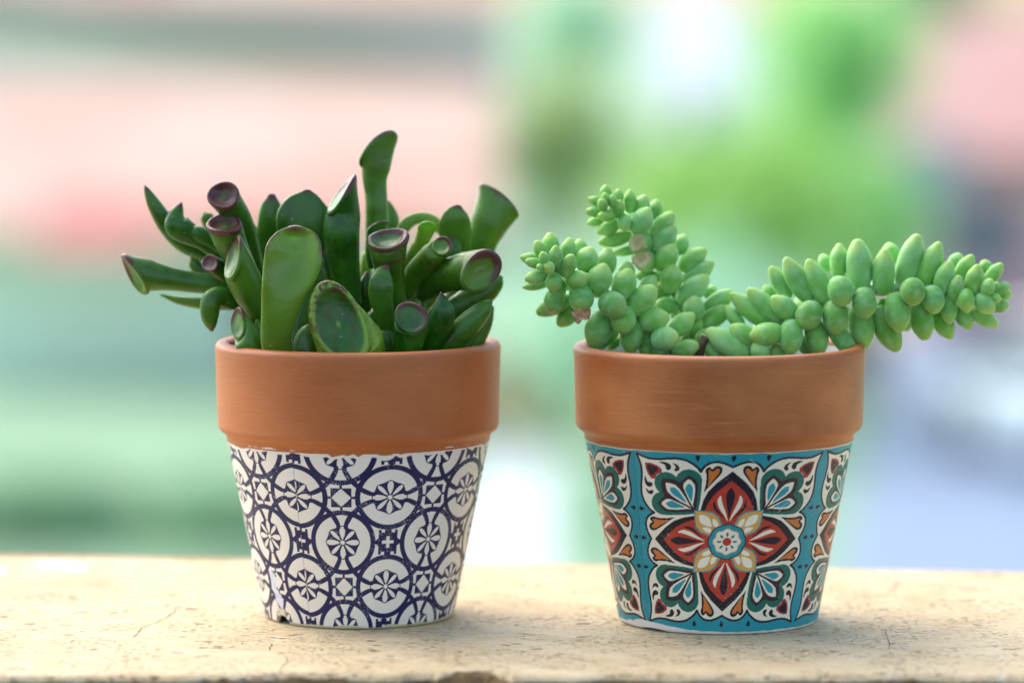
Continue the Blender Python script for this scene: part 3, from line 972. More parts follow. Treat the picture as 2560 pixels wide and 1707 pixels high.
# right side
leaf(B0, [(760, 1150, 4, 50), (830, 1085, 0, 78), (930, 1020, -5, 100), (1040, 990, -10, 116), (1100, 985, -12, 128)], (1158, 985, -15, (72, -146, -20), (112, 26, -50)), bright=.1, dish=.3, rimc=1.2, dishb=.45)
leaf(B0, [(850, 1380, 2, 72), (970, 1270, 0, 88), (1090, 1180, 0, 94), (1190, 1110, 0, 84), (1255, 1060, 0, 56), (1285, 1025, 0, 18)], rimc=.3, bright=.05)
leaf(B0, [(800, 1640, -10, 76), (900, 1510, -12, 82), (1010, 1400, -13, 84), (1110, 1300, -13, 76), (1185, 1220, -13, 48), (1222, 1182, -13, 14)], rimc=.4, bright=.12)
leaf(B0, [(1020, 1600, -4, 52), (1110, 1470, -4, 54), (1185, 1330, -4, 46), (1225, 1225, -4, 18)], bright=.25, rimc=.3)
leaf(B0, [(1090, 1060, 12, 80), (1135, 900, 12, 92), (1165, 780, 12, 102), (1210, 670, 12, 122)], (1284, 522, 12, (122, 106, 0), (20, -24, 80)), bright=.15, dish=.2, rimc=.9)
leaf(B0, [(1000, 980, 6, 56), (998, 860, 5, 82), (988, 740, 4, 104), (990, 650, 3, 98), (1000, 595, 3, 66), (1010, 562, 3, 22)], thick=.4, bright=.35, edge=.5, rimc=1.0, conc=.1)
leaf(B0, [(610, 790, 10, 30), (660, 690, 10, 40), (730, 645, 10, 36), (810, 645, 10, 38), (865, 680, 10, 36), (880, 730, 10, 16)], bright=.9, rimc=.3, thick=.5)
leaf(B0, [(660, 1000, 4, 40), (710, 890, 2, 42), (765, 800, 1, 44), (820, 740, 0, 56)], (805, 700, -1, (62, -14, 10), (16, 34, -40)), bright=.7, rimc=.2, dish=.3)
leaf(B0, [(650, 1150, 0, 50), (705, 1040, -2, 66), (770, 960, -4, 78), (845, 880, -7, 82)], (900, 822, -9, (64, -8, 12), (10, 66, 30)), bright=.35, rimc=.9, dish=.3)
leaf(B0, [(920, 980, 3, 46), (975, 880, 2, 46), (990, 820, 2, 34), (970, 775, 2, 14)])
leaf(B0, [(690, 1220, 2, 40), (660, 1090, 2, 34), (650, 1000, 2, 22), (648, 960, 2, 8)], bright=.7, rimc=0)
leaf(B0, [(780, 1600, -9, 60), (830, 1480, -9, 52), (885, 1410, -9, 36), (922, 1380, -9, 12)], bright=.45, rimc=.3)
leaf(B0, [(860, 1340, 12, 60), (950, 1190, 13, 62), (1010, 1100, 13, 46), (1030, 1050, 13, 16)], bright=.35, rimc=.2)
leaf(B0, [(700, 1350, 8, 70), (690, 1150, 9, 70), (740, 980, 10, 60), (760, 880, 10, 30)], rimc=.2, bright=.2)
for q_, (fx, fy, tx_, ty_, fd, fw) in enumerate(((1000, 1500, 900, 1180, -4, 62), (1180, 1520, 1180, 1150, 4, 70), (1450, 1540, 1440, 1150, 2, 72), (1560, 1540, 1640, 1180, 4, 66), (1700, 1540, 1790, 1230, 2, 70), (1830, 1540, 1960, 1260, 3, 66),
        (1950, 1540, 2110, 1290, 5, 60), (1300, 1520, 1330, 1080, 9, 72), (1640, 1530, 1760, 1080, 12, 66), (1880, 1520, 2090, 1130, 14, 60), (1060, 1500, 960, 1000, 12, 56), (1900, 1560, 1990, 1330, -12, 56), (1830, 1570, 1850, 1360, -15, 60))):
    leaf(A0, [(fx, fy, fd, fw * .8), ((fx * 2 + tx_) / 3, (fy * 2 + ty_) / 3, fd, fw), ((fx + 2 * tx_) / 3, (fy + 2 * ty_) / 3, fd, fw * 1.05), (tx_ * .9 + fx * .1, ty_ * .9 + fy * .1, fd, fw * .7), (tx_, ty_, fd, fw * .25)], rimc=.6, thick=.7)
leaf(A0, [(1150, 1350, 14, 70), (1160, 1150, 15, 70), (1180, 1000, 16, 50), (1190, 930, 16, 20)], rimc=.3)
leaf(B0, [(250, 1350, 16, 60), (120, 1150, 18, 66), (60, 960, 19, 60), (40, 850, 19, 24)], rimc=.5)
leaf(B0, [(640, 1400, 18, 60), (780, 1200, 21, 60), (900, 1080, 22, 54), (960, 1020, 22, 20)], rimc=.5)
# short woody stems between the leaves
def tube(name, pts, rad, mat, parent, seg=10):
    c = catmull([tuple(p) for p in pts], 5 * (len(pts) - 1))
    cen = [Vector(x) for x in c]
    vv, ff = [], []
    for i, p in enumerate(cen):
        T = (cen[min(i + 1, len(cen) - 1)] - cen[max(i - 1, 0)]).normalized()
        S = T.cross(Vector((.3, 1, .2))).normalized(); Q = T.cross(S)
        t = i / (len(cen) - 1)
        r = rad[0] * (1 - t) + rad[1] * t
        for k in range(seg):
            a = 2 * math.pi * k / seg
            vv.append(p + (S * math.cos(a) + Q * math.sin(a)) * r * (1 + .06 * math.sin(i * 2.3 + k)))
        if i:
            for k in range(seg):
                k2 = (k + 1) % seg
                ff.append(((i - 1) * seg + k, (i - 1) * seg + k2, i * seg + k2, i * seg + k))
    ff.append(tuple(range(len(vv) - seg, len(vv))))
    return link(name, mesh(name, vv, ff), parent, [mat])
def mat_stem(name, a, b):
    s = N(name); co = s.coord('Object')
    f = s.noise(co, 400, 4, .6)
    s.bsdf(Base_Color=s.mix(s.ramp(f, .35, .65), a, b), Roughness=.75, Normal=s.bump(f, .6, .0008))
    return s.m
M_BARK = mat_stem('brown_stem', lin4(70, 60, 40), lin4(112, 104, 70))
zb_ = .055
for (bx, by, ex, ey, ed) in ((1010, 1500, 900, 1130, 3), (1230, 1500, 1260, 1250, 0), (1600, 1500, 1720, 1250, 4), (1750, 1500, 1920, 1300, 0)):
    a = P(A0 + bx / CS, 300 + by / CS, ed / 1000); a.z = .056
    m = P(A0 + (bx * .6 + ex * .4) / CS, 300 + (by * .5 + ey * .5) / CS, ed / 1000)
    e = P(A0 + ex / CS, 300 + ey / CS, ed / 1000)
    tube('stem', [a, m, e], (.0026, .0018), M_BARK, crassula)

# ------------------------------------------------------------------ pale beaded succulent (right)
def mat_sedum():
    s = N('bloomy_pale_green_leaf')
    co = s.coord('Object')
    at = s.n('ShaderNodeAttribute', attribute_name='along')
    t = at.outputs['Fac']
    oi = s.n('ShaderNodeObjectInfo')
    ocol = oi.outputs['Color']
    cz = s.mapping(co, (1, 1, 3.2))
    n = s.noise(cz, .8, 2, .5)
    f = s.noise(cz, 1.4, 2, .5)
    g = s.mix(s.ramp(n, .3, .7), lin4(124, 190, 72), lin4(152, 208, 106))
    g = s.mix(s.math('MULTIPLY', s.ramp(oi.outputs['Random'], 0, 1), .35), g, lin4(148, 208, 146))
    g = s.mix(s.math('MULTIPLY', s.ramp(t, .62, 1.0), .6), g, lin4(196, 222, 112))
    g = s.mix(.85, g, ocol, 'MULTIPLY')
    g = s.mix(s.math('MULTIPLY', s.ramp(f, .42, .8), .3), g, lin4(190, 226, 196))
    v = s.vor(cz, 4.0)
    sk = s.math('MULTIPLY', s.ramp(v.outputs['Distance'], .16, .05), s.ramp(s.noise(cz, 2.0, 2), .56, .62))
    g = s.mix(s.math('MULTIPLY', sk, .45), g, lin4(92, 112, 60))
    nb = s.bump(s.noise(co, 60, 3, .6), .06, .02)
    s.bsdf(Base_Color=g, Roughness=.5, Normal=nb, Subsurface_Weight=.3, Subsurface_Scale=.0018, Specular_IOR_Level=.3, Sheen_Weight=.35, Sheen_Roughness=.38)
    s.b.inputs['Sheen Tint'].default_value = (.85, 1, .95, 1)
    s.b.inputs['Subsurface Radius'].default_value = (.7, 1.0, .35)
    return s.m
M_SD = mat_sedum()
M_SDSTEM = mat_stem('pale_green_stem', lin4(120, 160, 90), lin4(160, 190, 130))
M_SCAR = mat_stem('tan_dry_scar', lin4(182, 160, 104), lin4(226, 208, 156))
M_BROWN = mat_stem('brown_dry_leaf', lin4(160, 112, 70), lin4(214, 176, 132))

def leaf_mesh(name, pw, tipk, seed):
    """unit leaf: axis +Z from 0 to 1, radius 1 in x, y (scaled per leaf)"""
    r = random.Random(seed)
    nr, k = 22, 20
    vv, ff, al = [], [], []
    bx, by = r.uniform(-.06, .06), r.uniform(-.06, .06)
    for i in range(nr):
        t = i / (nr - 1)
        t = .5 - .5 * math.cos(math.pi * t)
        # plump drop: narrow base, full belly, blunt point
        lo = math.sqrt(max(0, 1 - (1 - min(t / .55, 1)) ** 2)) ** (pw * .74)
        hi = 1.0 if t < .55 else max(0, 1 - ((t - .55) / .45) ** 2) ** (tipk * .49)
        rad = lo * hi
        if i == 0: rad = .12
        for j in range(k):
            a = 2 * math.pi * j / k
            q = 1 + .006 * math.cos(2 * a + seed) - .05 * max(0, math.sin(a)) * t
            vv.append((rad * q * math.cos(a) + bx * math.sin(t * 3.1), rad * q * math.sin(a) + by * math.sin(t * 3.1), t + (.055 * math.exp(-((1 - t) / .07) ** 2))))
            al.append(t)
        if i:
            for j in range(k):
                j2 = (j + 1) % k
                ff.append(((i - 1) * k + j, (i - 1) * k + j2, i * k + j2, i * k + j))
    ff.append(tuple(range(k))[::-1])
    ff.append(tuple(range((nr - 1) * k, nr * k)))
    me = mesh(name, vv, ff)
    a = me.attributes.new('along', 'FLOAT', 'POINT')
    a.data.foreach_set('value', np.array(al, dtype=np.float32))
    me.materials.append(M_SD)
    return me
LM = [leaf_mesh('leaf', pw, tk, i) for i, (pw, tk) in enumerate(((1.0, 1.12), (.9, 1.0), (1.1, 1.25), (1.0, .95), (1.15, 1.1)))]

sedum = tag(empty('succulent_plant', (PRX, PRY, .058)), 'pale green trailing succulent with beaded plump leaves in the turquoise floral pot', 'succulent')
def zoomer(ox, oy, s): return lambda x, y: (ox + x / s, oy + y / s)
Z3, Z4 = zoomer(1280, 440, 3.4083), zoomer(1800, 540, 3.0947)
S3, S4 = 3.4083, 3.0947
leafcount = 0
def bead(par, Zf, s, bx, by, tx, ty, hw, tz=0, dy=0.0, c=(1, 1, 1), obj=True):
    """one plump leaf from base to tip in zoom pixels; tz towards the viewer, dy depth of the base in mm"""
    global leafcount
    b = P(*Zf(bx, by), dy / 1000)
    d2 = V((tx - bx) / s, (ty - by) / s, tz / s, dy / 1000)
    L = d2.length
    h = hw * 1.045 / s * (CAM_D + dy / 1000) / FPX
    L = max(L, h * 2.1)
    q = d2.to_track_quat('Z', 'Y')
    me = LM[leafcount % len(LM)]
    o = bpy.data.objects.new('leaf', me)
    col.objects.link(o)
    leafcount += 1
    rr = random.Random(leafcount)
    o.parent = par
    off = Vector((0, 0, 0)); p = par
    while p is not None: off += p.location; p = p.parent
    rot = (q.to_matrix() @ Matrix.Rotation(rr.uniform(0, 6.28), 3, 'Z')).to_4x4()
    M = Matrix.Translation(b - off) @ rot @ Matrix.Diagonal((h, h * rr.uniform(.92, 1.0), L, 1))
    o.matrix_basis = M
    k = rr.uniform(.84, 1.1); k2 = rr.uniform(.9, 1.08)
    o.color = (min(1, c[0] * k), min(1, c[1] * k * .98), min(1, c[2] * k * k2), 1)
    return o

def branch(pts, rad=(.0016, .0009)):
    g = tube('stem', pts, rad, M_SDSTEM, sedum)
    g.name = 'stem'
    return g
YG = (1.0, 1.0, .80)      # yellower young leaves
SHADED = (.62, .78, .55)      # underside shade painted into the tint of leaves that point down
# branch A: leans left and towards the viewer
stA = branch([P(*Z3(1500, 1560), .004), P(*Z3(1230, 1380), -.002), P(*Z3(960, 1130), -.006), P(*Z3(700, 930), -.008), P(*Z3(450, 830), -.011), P(*Z3(300, 760), -.014)])
DA = [  # bx, by, tx, ty, hw, tz, dy
 (330, 700, 325, 490, 76, 10, -11), (300, 730, 205, 562, 62, 40, -14), (290, 750, 78, 690, 56, 15, -12), (280, 760, 120, 728, 44, 70, -16), (285, 745, 258, 655, 42, 70, -18),
 (260, 775, 215, 775, 28, 50, -19), (330, 775, 300, 780, 54, 110, -17), (375, 780, 370, 602, 61, 70, -15), (440, 860, 512, 680, 68, 80, -14), (480, 740, 490, 535, 68, 10, -8),
 (590, 690, 575, 538, 56, -20, -4), (310, 830, 118, 880, 64, 40, -14), (320, 910, 98, 950, 44, 5, -9), (380, 840, 335, 948, 72, 80, -15), (470, 910, 632, 850, 82, 80, -13),
 (410, 880, 372, 1052, 72, 15, -11), (570, 930, 600, 1150, 104, 70, -12), (400, 950, 328, 1172, 88, 35, -10), (500, 1040, 222, 1165, 80, 0, -6), (540, 1100, 398, 1270, 82, 0, -4),
 (610, 820, 668, 615, 98, 20, -9), (800, 850, 815, 622, 84, -5, -5), (700, 1000, 785, 758, 108, 55, -11), (765, 1040, 915, 1140, 112, 110, -12), (910, 1060, 1000, 800, 104, 20, -8),
 (960, 900, 985, 750, 76, -20, -2), (1000, 1180, 1210, 950, 106, 25, -8), (1090, 1030, 1222, 858, 72, -20, -2), (930, 1110, 955, 1330, 106, 100, -10), (1040, 1190, 1005, 1502, 106, 25, -7),
 (810, 1150, 675, 1442, 126, 30, -8), (900, 1310, 680, 1478, 64, 0, -3), (1040, 1120, 1110, 1320, 84, 0, -2), (1120, 1300, 1135, 1540, 62, 0, -5), (920, 1380, 825, 1470, 44, 0, 0),
 (1080, 1255, 1328, 1200, 104, 35, -8), (1190, 1400, 1405, 1372, 100, 80, -10), (1320, 1350, 1545, 1180, 88, 10, -5), (1360, 1500, 1580, 1440, 76, 35, -8), (1250, 1570, 1250, 1440, 82, 10, -5), (1440, 1410, 1510, 1350, 36, 0, 2)]
for i, d in enumerate(DA):
    cc = YG if i < 9 else (SHADED if d[3] > d[1] + 60 else (1, 1, .95))
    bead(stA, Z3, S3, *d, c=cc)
# branch B: stands behind, arching up to the left
stB = branch([P(*Z3(1560, 1540), .006), P(*Z3(1480, 1200), .008), P(*Z3(1330, 850), .008), P(*Z3(1170, 550), .007), P(*Z3(980, 370), .005), P(*Z3(830, 270), .003)])
DB = [
 (800, 220, 802, 80, 53, 0, 2), (800, 250, 652, 192, 44, 5, 1), (800, 235, 788, 150, 36, 50, -1), (800, 285, 745, 208, 46, 60, -2), (850, 270, 858, 165, 40, 45, -1), (905, 250, 908, 114, 46, 0, 2),
 (1000, 320, 1006, 120, 53, 0, 3), (780, 315, 636, 300, 46, 20, 0), (880, 345, 738, 342, 52, 60, -1), (890, 360, 922, 214, 54, 50, 0), (790, 375, 645, 402, 46, 0, 3), (920, 390, 733, 482, 62, 15, 2),
 (965, 350, 952, 450, 60, 70, 0), (1020, 500, 748, 565, 66, 5, 4), (1070, 350, 1135, 170, 72, 0, 4), (1200, 390, 1235, 210, 68, -10, 7), (1030, 490, 1165, 282, 98, 45, 1), (1180, 520, 1370, 325, 78, 5, 4),
 (1200, 650, 1385, 438, 88, 15, 3), (1400, 670, 1475, 505, 72, -10, 8), (1190, 600, 860, 660, 46, 0, 5), (1255, 800, 1375, 590, 98, 50, 2), (1350, 990, 1360, 768, 94, 80, 1),
 (1430, 800, 1645, 630, 84, 0, 5), (1460, 920, 1705, 742, 82, 5, 4), (1420, 1090, 1655, 855, 98, 15, 2), (1660, 1050, 1725, 938, 56, -10, 8), (1535, 1235, 1560, 1036, 98, 80, 0), (1630, 1140, 1882, 985, 80, 0, 4),
 (1610, 1280, 1850, 1115, 84, 5, 2), (1420, 1105, 1215, 1105, 76, 5, 4), (1260, 865, 1058, 850, 54, 10, 4), (1360, 1010, 1220, 935, 66, 0, 7), (1510, 1370, 1610, 1235, 66, 5, 0), (1595, 1440, 1645, 1305, 56, 25, -2),
 (1300, 1000, 1190, 1010, 60, 0, 8), (1480, 1330, 1420, 1230, 60, 0, 3)]
for i, d in enumerate(DB):
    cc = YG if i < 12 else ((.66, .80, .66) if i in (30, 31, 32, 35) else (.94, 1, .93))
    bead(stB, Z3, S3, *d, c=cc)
# two leaves with dry cut ends facing the viewer
def cut_leaf(par, Zf, s, cx, cy, rx, ry, bx, by, hw, dy, seed):
    f_ = 1 / .78
    lf = bead(par, Zf, s, bx, by, bx + (cx - bx) * f_, by + (cy - by) * f_, hw, 190 * f_, dy, (.9, .95, .8))
    lf.data = lf.data.copy()
    for v_ in lf.data.vertices: v_.co.z = min(v_.co.z, .78)
    off = Vector((0, 0, 0)); p = par
    while p is not None: off += p.location; p = p.parent
    T = (lf.matrix_basis.to_3x3() @ Vector((0, 0, 1)))
    h = lf.matrix_basis.to_3x3().col[0].length
    C = lf.matrix_basis @ Vector((0, 0, .78)) + off + T.normalized() * .00035
    r = random.Random(seed)
    vv, ff = [], []
    n = 18
    nn = T.normalized()
    axr = UPC.cross(nn).normalized(); axu = nn.cross(axr)
    sc1 = CAM_D / FPX / s
    rad = [1 + .14 * r.uniform(-1, 1) for _ in range(n)]
    for (f, h) in ((1.12, -.0014), (1.0, 0), (.86, .0001), (.5, -.0002), (.1, -.00035)):
        for k in range(n):
            a = 2 * math.pi * k / n
            vv.append(C + (axr * (rx * math.cos(a)) + axu * (ry * math.sin(a))) * (f * rad[k] * sc1) + nn * h)
    for i in range(4):
        for k in range(n):
            k2 = (k + 1) % n
            ff.append((i * n + k, i * n + k2, (i + 1) * n + k2, (i + 1) * n + k))
    ff.append(tuple(range(4 * n, 5 * n)))
    o = link('dry_scar', mesh('dry_scar', vv, ff), par, [M_SCAR])
    o['label'] = 'dry tan scar on the cut end of a leaf'
cut_leaf(stB, Z3, S3, 1058, 572, 72, 74, 1160, 592, 90, 5, 3)
cut_leaf(stB, Z3, S3, 1092, 724, 80, 72, 1200, 732, 92, 5, 5)
# branch C: long arm to the right over the rim
stC = branch([P(*Z4(-120, 1120), 0), P(*Z4(200, 960), -.002), P(*Z4(560, 760), -.003), P(*Z4(950, 600), -.004), P(*Z4(1350, 560), -.004), P(*Z4(1700, 560), -.004), P(*Z4(2060, 590), -.004)])
DC = [
 (380, 850, 92, 605, 76, 5, -2), (480, 820, 225, 572, 78, 5, -3), (420, 650, 345, 538, 48, -10, 3), (540, 640, 396, 402, 66, -5, 0), (700, 670, 512, 335, 84, 5, -3), (840, 690, 685, 350, 84, 10, -4),
 (850, 430, 788, 302, 58, -15, 4), (910, 480, 925, 222, 76, -5, 0), (1090, 590, 1065, 198, 102, 5, -3), (1340, 370, 1310, 228, 74, -15, 4), (1260, 620, 1272, 270, 92, 30, -4), (1400, 550, 1528, 160, 100, 5, -2),
 (1560, 560, 1695, 215, 92, 5, -3), (1790, 430, 1858, 296, 64, -10, 2), (1690, 620, 1775, 358, 75, 25, -5), (1820, 530, 1952, 310, 66, 0, -2), (1800, 650, 1842, 468, 62, 50, -6), (1945, 620, 1990, 385, 72, 25, -6),
 (2080, 450, 2045, 362, 52, -10, 0), (2050, 520, 2178, 372, 54, 0, -3), (2040, 610, 2092, 492, 62, 50, -7), (2110, 575, 2238, 538, 50, 5, -4), (2140, 615, 2260, 600, 46, -5, -2), (2120, 540, 2150, 520, 22, 30, -6),
 (2085, 620, 2168, 648, 40, 35, -7), (2085, 690, 2232, 692, 54, 5, -4), (1985, 605, 2105, 738, 70, 35, -7), (1895, 560, 1905, 740, 66, 50, -7), (1940, 730, 2140, 845, 62, 0, -3), (1840, 680, 1932, 868, 70, 5, -3),
 (1765, 600, 1772, 828, 70, 15, -5), (1630, 545, 1652, 742, 86, 90, -7), (1660, 720, 1785, 942, 80, 0, -2), (1535, 640, 1585, 948, 92, 10, -5), (1492, 490, 1488, 640, 99, 90, -8), (1355, 590, 1388, 888, 102, 60, -7),
 (1210, 700, 1372, 1032, 94, 0, -3), (1105, 560, 1118, 782, 99, 110, -8), (1060, 680, 1125, 1010, 104, 5, -4), (905, 470, 945, 690, 99, 80, -8), (880, 650, 892, 908, 98, 80, -7), (850, 830, 1035, 1068, 76, 5, -6),
 (590, 800, 405, 630, 86, 60, -6), (725, 670, 655, 842, 102, 80, -8), (280, 970, 85, 855, 78, 25, -7), (485, 895, 240, 930, 94, 50, -9), (560, 800, 540, 1058, 94, 50, -9), (710, 790, 775, 1075, 96, 10, -6),
 (630, 930, 700, 1070, 64, 0, -2), (340, 1130, 285, 998, 78, 20, -9), (460, 1140, 425, 1000, 68, 15, -7), (230, 1090, -95, 890, 98, 30, -7), (0, 1120, -145, 920, 62, 10, -6), (180, 870, 52, 705, 58, -5, 0),
 (1270, 640, 1200, 880, 60, 0, 3), (1500, 650, 1440, 880, 60, 0, 3), (980, 700, 900, 950, 60, 0, 3)]
for i, d in enumerate(DC):
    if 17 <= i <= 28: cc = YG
    elif d[3] > d[1] + 90: cc = SHADED
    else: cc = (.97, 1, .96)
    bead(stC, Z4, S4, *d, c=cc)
# leaves on the far side of each branch (seen from beside)
def far_side(par, Zf, s, pts, dy, hw, n, seed):
    r = random.Random(seed)
    for k in range(n):
        t = (k + .5) / n * (len(pts) - 1); i = int(t); f = t - i
        x = pts[i][0] * (1 - f) + pts[i + 1][0] * f; y = pts[i][1] * (1 - f) + pts[i + 1][1] * f
        a = r.uniform(0, 6.28)
        bead(par, Zf, s, x, y, x + 70 * math.cos(a), y + 70 * math.sin(a), hw * r.uniform(.85, 1.05), -190, dy, (.95, 1, .95))
far_side(stA, Z3, S3, [(420, 850), (700, 950), (960, 1150), (1250, 1350)], -6, 84, 9, 1)
far_side(stB, Z3, S3, [(950, 360), (1180, 560), (1330, 850), (1480, 1200)], 9, 84, 10, 2)
far_side(stC, Z4, S4, [(2000, 600), (1700, 560), (1350, 560), (950, 600), (560, 760), (250, 940)], 0, 80, 14, 3)
# dry scrap caught under branch A and the woody stub in the pot
def scrap(name, cx, cy, dy, pts, mat, par, label):
    sc1 = CAM_D / FPX / S3
    C = P(*Z3(cx, cy), dy)
    r = random.Random(3)
    n = len(pts)
    vv = [C + RGT * ((x - cx) * sc1) - UPC * ((y - cy) * sc1) - FWD * r.uniform(-.0006, .0006) for x, y in pts]
    vb = [v + FWD * .0005 + Vector((r.uniform(-1, 1) * .0002, 0, 0)) for v in vv]
    ff = [tuple(range(n))[::-1], tuple(range(n, 2 * n))]
    for k in range(n): ff.append((k, (k + 1) % n, n + (k + 1) % n, n + k))
    o = link(name, mesh(name, vv + vb, ff, False), par, [mat])
    o['label'] = label
scrap('dry_leaf_scrap', 590, 1190, -.0165, [(510, 1155), (545, 1140), (570, 1118), (590, 1140), (630, 1135), (668, 1130), (672, 1180), (650, 1220), (620, 1228), (605, 1215), (582, 1250), (560, 1262), (535, 1240), (530, 1205), (515, 1185)], M_BROWN, stA, 'crumpled brown dry leaf scrap')
scrap('dry_tip', 335, 1155, -.0135, [(300, 1148), (330, 1140), (360, 1146), (370, 1158), (345, 1168), (312, 1166)], M_BROWN, stA, 'small reddish brown dry spot on a leaf')
tube('woody_stub', [P(*Z3(1590, 1560), -.005), P(*Z3(1600, 1470), -.007), P(*Z3(1625, 1410), -.008), P(*Z3(1650, 1370), -.008)], (.0014, .0011), M_BARK, sedum)

# ------------------------------------------------------------------ beyond the ledge, far out of focus
GZ = -4.5
def W(x, y, dist):
    """photograph pixel (at the 2352 px wide view) -> point at a horizontal distance from the camera"""
    return P(x * 1.0884, y * 1.0884, dist - CAM_D)
ground_me = mesh('lawn', [(-400, 6, GZ), (400, 6, GZ), (400, 900, GZ), (-400, 900, GZ)], [(0, 1, 2, 3)])
ground = tag(link('lawn', ground_me, None, [simple('lawn_green', lin(136, 170, 132), .9, .12, .6)]), kind='structure')

def boxm(name, x0, x1, y0, y1, z0, z1, mat, parent):
    v = [(x, y, z) for z in (z0, z1) for y in (y0, y1) for x in (x0, x1)]
    f = [(0, 2, 3, 1), (4, 5, 7, 6), (0, 1, 5, 4), (2, 6, 7, 3), (0, 4, 6, 2), (1, 3, 7, 5)]
    return link(name, mesh(name, v, f, False), parent, [mat])

def house(label, cx, y0, wx, dy, ze, zr, wall, roofm, trim, group=None, over=.4, wins=()):
    h = tag(empty('house', (cx, y0, GZ)), label, 'house', group)
    x0, x1, y1 = cx - wx / 2, cx + wx / 2, y0 + dy
    boxm('wall', x0, x1, y0, y1, GZ, ze, wall, h)
    ym = (y0 + y1) / 2
    a = [(x0 - over, y0 - over, ze - .15), (x1 + over, y0 - over, ze - .15), (x1 + over, ym, zr), (x0 - over, ym, zr), (x0 - over, y1 + over, ze - .15), (x1 + over, y1 + over, ze - .15)]
    b = [(p[0], p[1], p[2] - .18) for p in a]
    f = [(0, 1, 2, 3), (3, 2, 5, 4), (6, 9, 8, 7), (9, 10, 11, 8), (0, 6, 7, 1), (4, 5, 11, 10), (0, 3, 9, 6), (3, 4, 10, 9), (1, 7, 8, 2), (2, 8, 11, 5)]
    link('roof', mesh('roof', a + b, f, False), h, [roofm])
    for xg in (x0, x1):   # gable ends
        s = .01 if xg == x0 else -.01
        link('gable', mesh('gable', [(xg + s, y0, ze), (xg + s, y1, ze), (xg + s, ym, zr - .2)], [(0, 1, 2)], False), h, [wall])
    for (wx0, wz0, ww, wh) in wins:
        fr = boxm('window', wx0 - .08, wx0 + ww + .08, y0 - .06, y0 - .003, wz0 - .08, wz0 + wh + .08, trim, h)
        boxm('pane', wx0, wx0 + ww, y0 - .09, y0 - .061, wz0, wz0 + wh, M_PANE, fr)
    return h
def mat_pane():
    s = N('window_glass'); co = s.coord('Object')
    s.bsdf(Base_Color=s.mix(s.noise(co, 2), lin4(60, 74, 88), lin4(96, 112, 124)), Roughness=.08)
    return s.m
M_PANE = mat_pane()
def mat_tiles(name, a, b):
    s = N(name); co = s.coord('Object')
    wv = s.n('ShaderNodeTexWave', wave_type='BANDS', bands_direction='X'); s.t.links.new(co, wv.inputs['Vector']); wv.inputs['Scale'].default_value = 5
    n = s.noise(co, .32, 3)
    c = s.mix(s.ramp(n, .3, .7), a, b)
    c = s.mix(s.math('MULTIPLY', wv.outputs['Fac'], .25), c, tuple(x * .6 for x in b[:3]) + (1,))
    s.bsdf(Base_Color=c, Roughness=.8)
    return s.m
M_ROOF1 = mat_tiles('sunbleached_clay_tiles', lin4(238, 166, 142), lin4(246, 212, 188))
M_ROOF2 = mat_tiles('grey_roofing', lin4(120, 122, 120), lin4(140, 140, 138))
M_ROOF3 = mat_tiles('old_clay_tiles', lin4(226, 160, 146), lin4(236, 184, 170))
M_CREAM = simple('pale_mint_render', lin(226, 242, 220), .85, .05, .5)
M_WARMW = simple('warm_white_render', lin(252, 236, 224), .85, .04, .5)
M_WHITEW = simple('white_render', lin(246, 244, 242), .85, .04, .5)
M_PINKW = simple('pink_render', lin(226, 172, 164), .85, .08, .5)
M_TRIM = simple('pale_trim', lin(220, 220, 216), .6, .05, 1)

# near house on the left: its clay roof fills the middle left
pe = W(0, 540, 45); pr = W(0, 190, 48)
cxh = W(500, 300, 45).x
house('pale mint house with faded pink clay roof, behind the dark tubular succulent', cxh - .35, 45.4, 6.3, 5.2, pe.z + .15, pr.z, M_CREAM, M_ROOF1, M_TRIM,
      wins=[(cxh + .2, -4.1, .7, .8), (cxh + 1.6, -4.1, .7, .8)])
aw = tag(empty('awning', W(200, 560, 44.6)), 'salmon red awning on the pale mint house wall', 'awning')
p0, p1 = W(60, 470, 44.6), W(330, 580, 44.1)
link('cloth', mesh('cloth', [(p0.x, 44.7, p0.z), (p1.x, 44.7, p0.z), (p1.x, 43.9, p1.z), (p0.x, 43.9, p1.z), (p0.x, 44.7, p0.z - .03), (p1.x, 44.7, p0.z - .03), (p1.x, 43.9, p1.z - .03), (p0.x, 43.9, p1.z - .03)],
     [(0, 1, 2, 3), (7, 6, 5, 4), (3, 2, 6, 7), (0, 3, 7, 4), (1, 5, 6, 2)], False), aw, [simple('salmon_canvas', lin(238, 140, 128), .8, .06, 2)])
boxm('rail', p0.x, p1.x, 43.86, 43.9, p1.z - .08, p1.z - .02, M_TRIM, aw)
# far white house with grey sloping roof edge
pw0, pw1 = W(-60, -10, 68), W(1130, 150, 68)
h2 = tag(empty('house', ((pw0.x + pw1.x) / 2, 68, GZ)), 'far white house with a grey sloping roof edge, above the pink clay roof', 'house')
boxm('wall', pw0.x - 1, pw1.x, 68.3, 76, GZ, pw1.z + .05, M_WARMW, h2)
tk = .5
za, zb2 = W(0, -40, 68).z, W(1130, 128, 68).z
vv = []
for y in (67.6, 76.4):
    vv += [(pw0.x - 1, y, za + .2), (pw1.x + .3, y, zb2), (pw1.x + .3, y, zb2 - tk), (pw0.x - 1, y, za - tk * .5)]
link('roof', mesh('roof', vv, [(0, 1, 2, 3), (7, 6, 5, 4), (0, 4, 5, 1), (1, 5, 6, 2), (2, 6, 7, 3), (3, 7, 4, 0)], False), h2, [M_ROOF2])
link('gable', mesh('gable', [(pw0.x - 1, 68.29, pw1.z), (pw1.x, 68.29, pw1.z), (pw1.x, 68.29, zb2 - .3), (pw0.x - 1, 68.29, za)], [(0, 1, 2, 3)], False), h2, [M_WARMW])
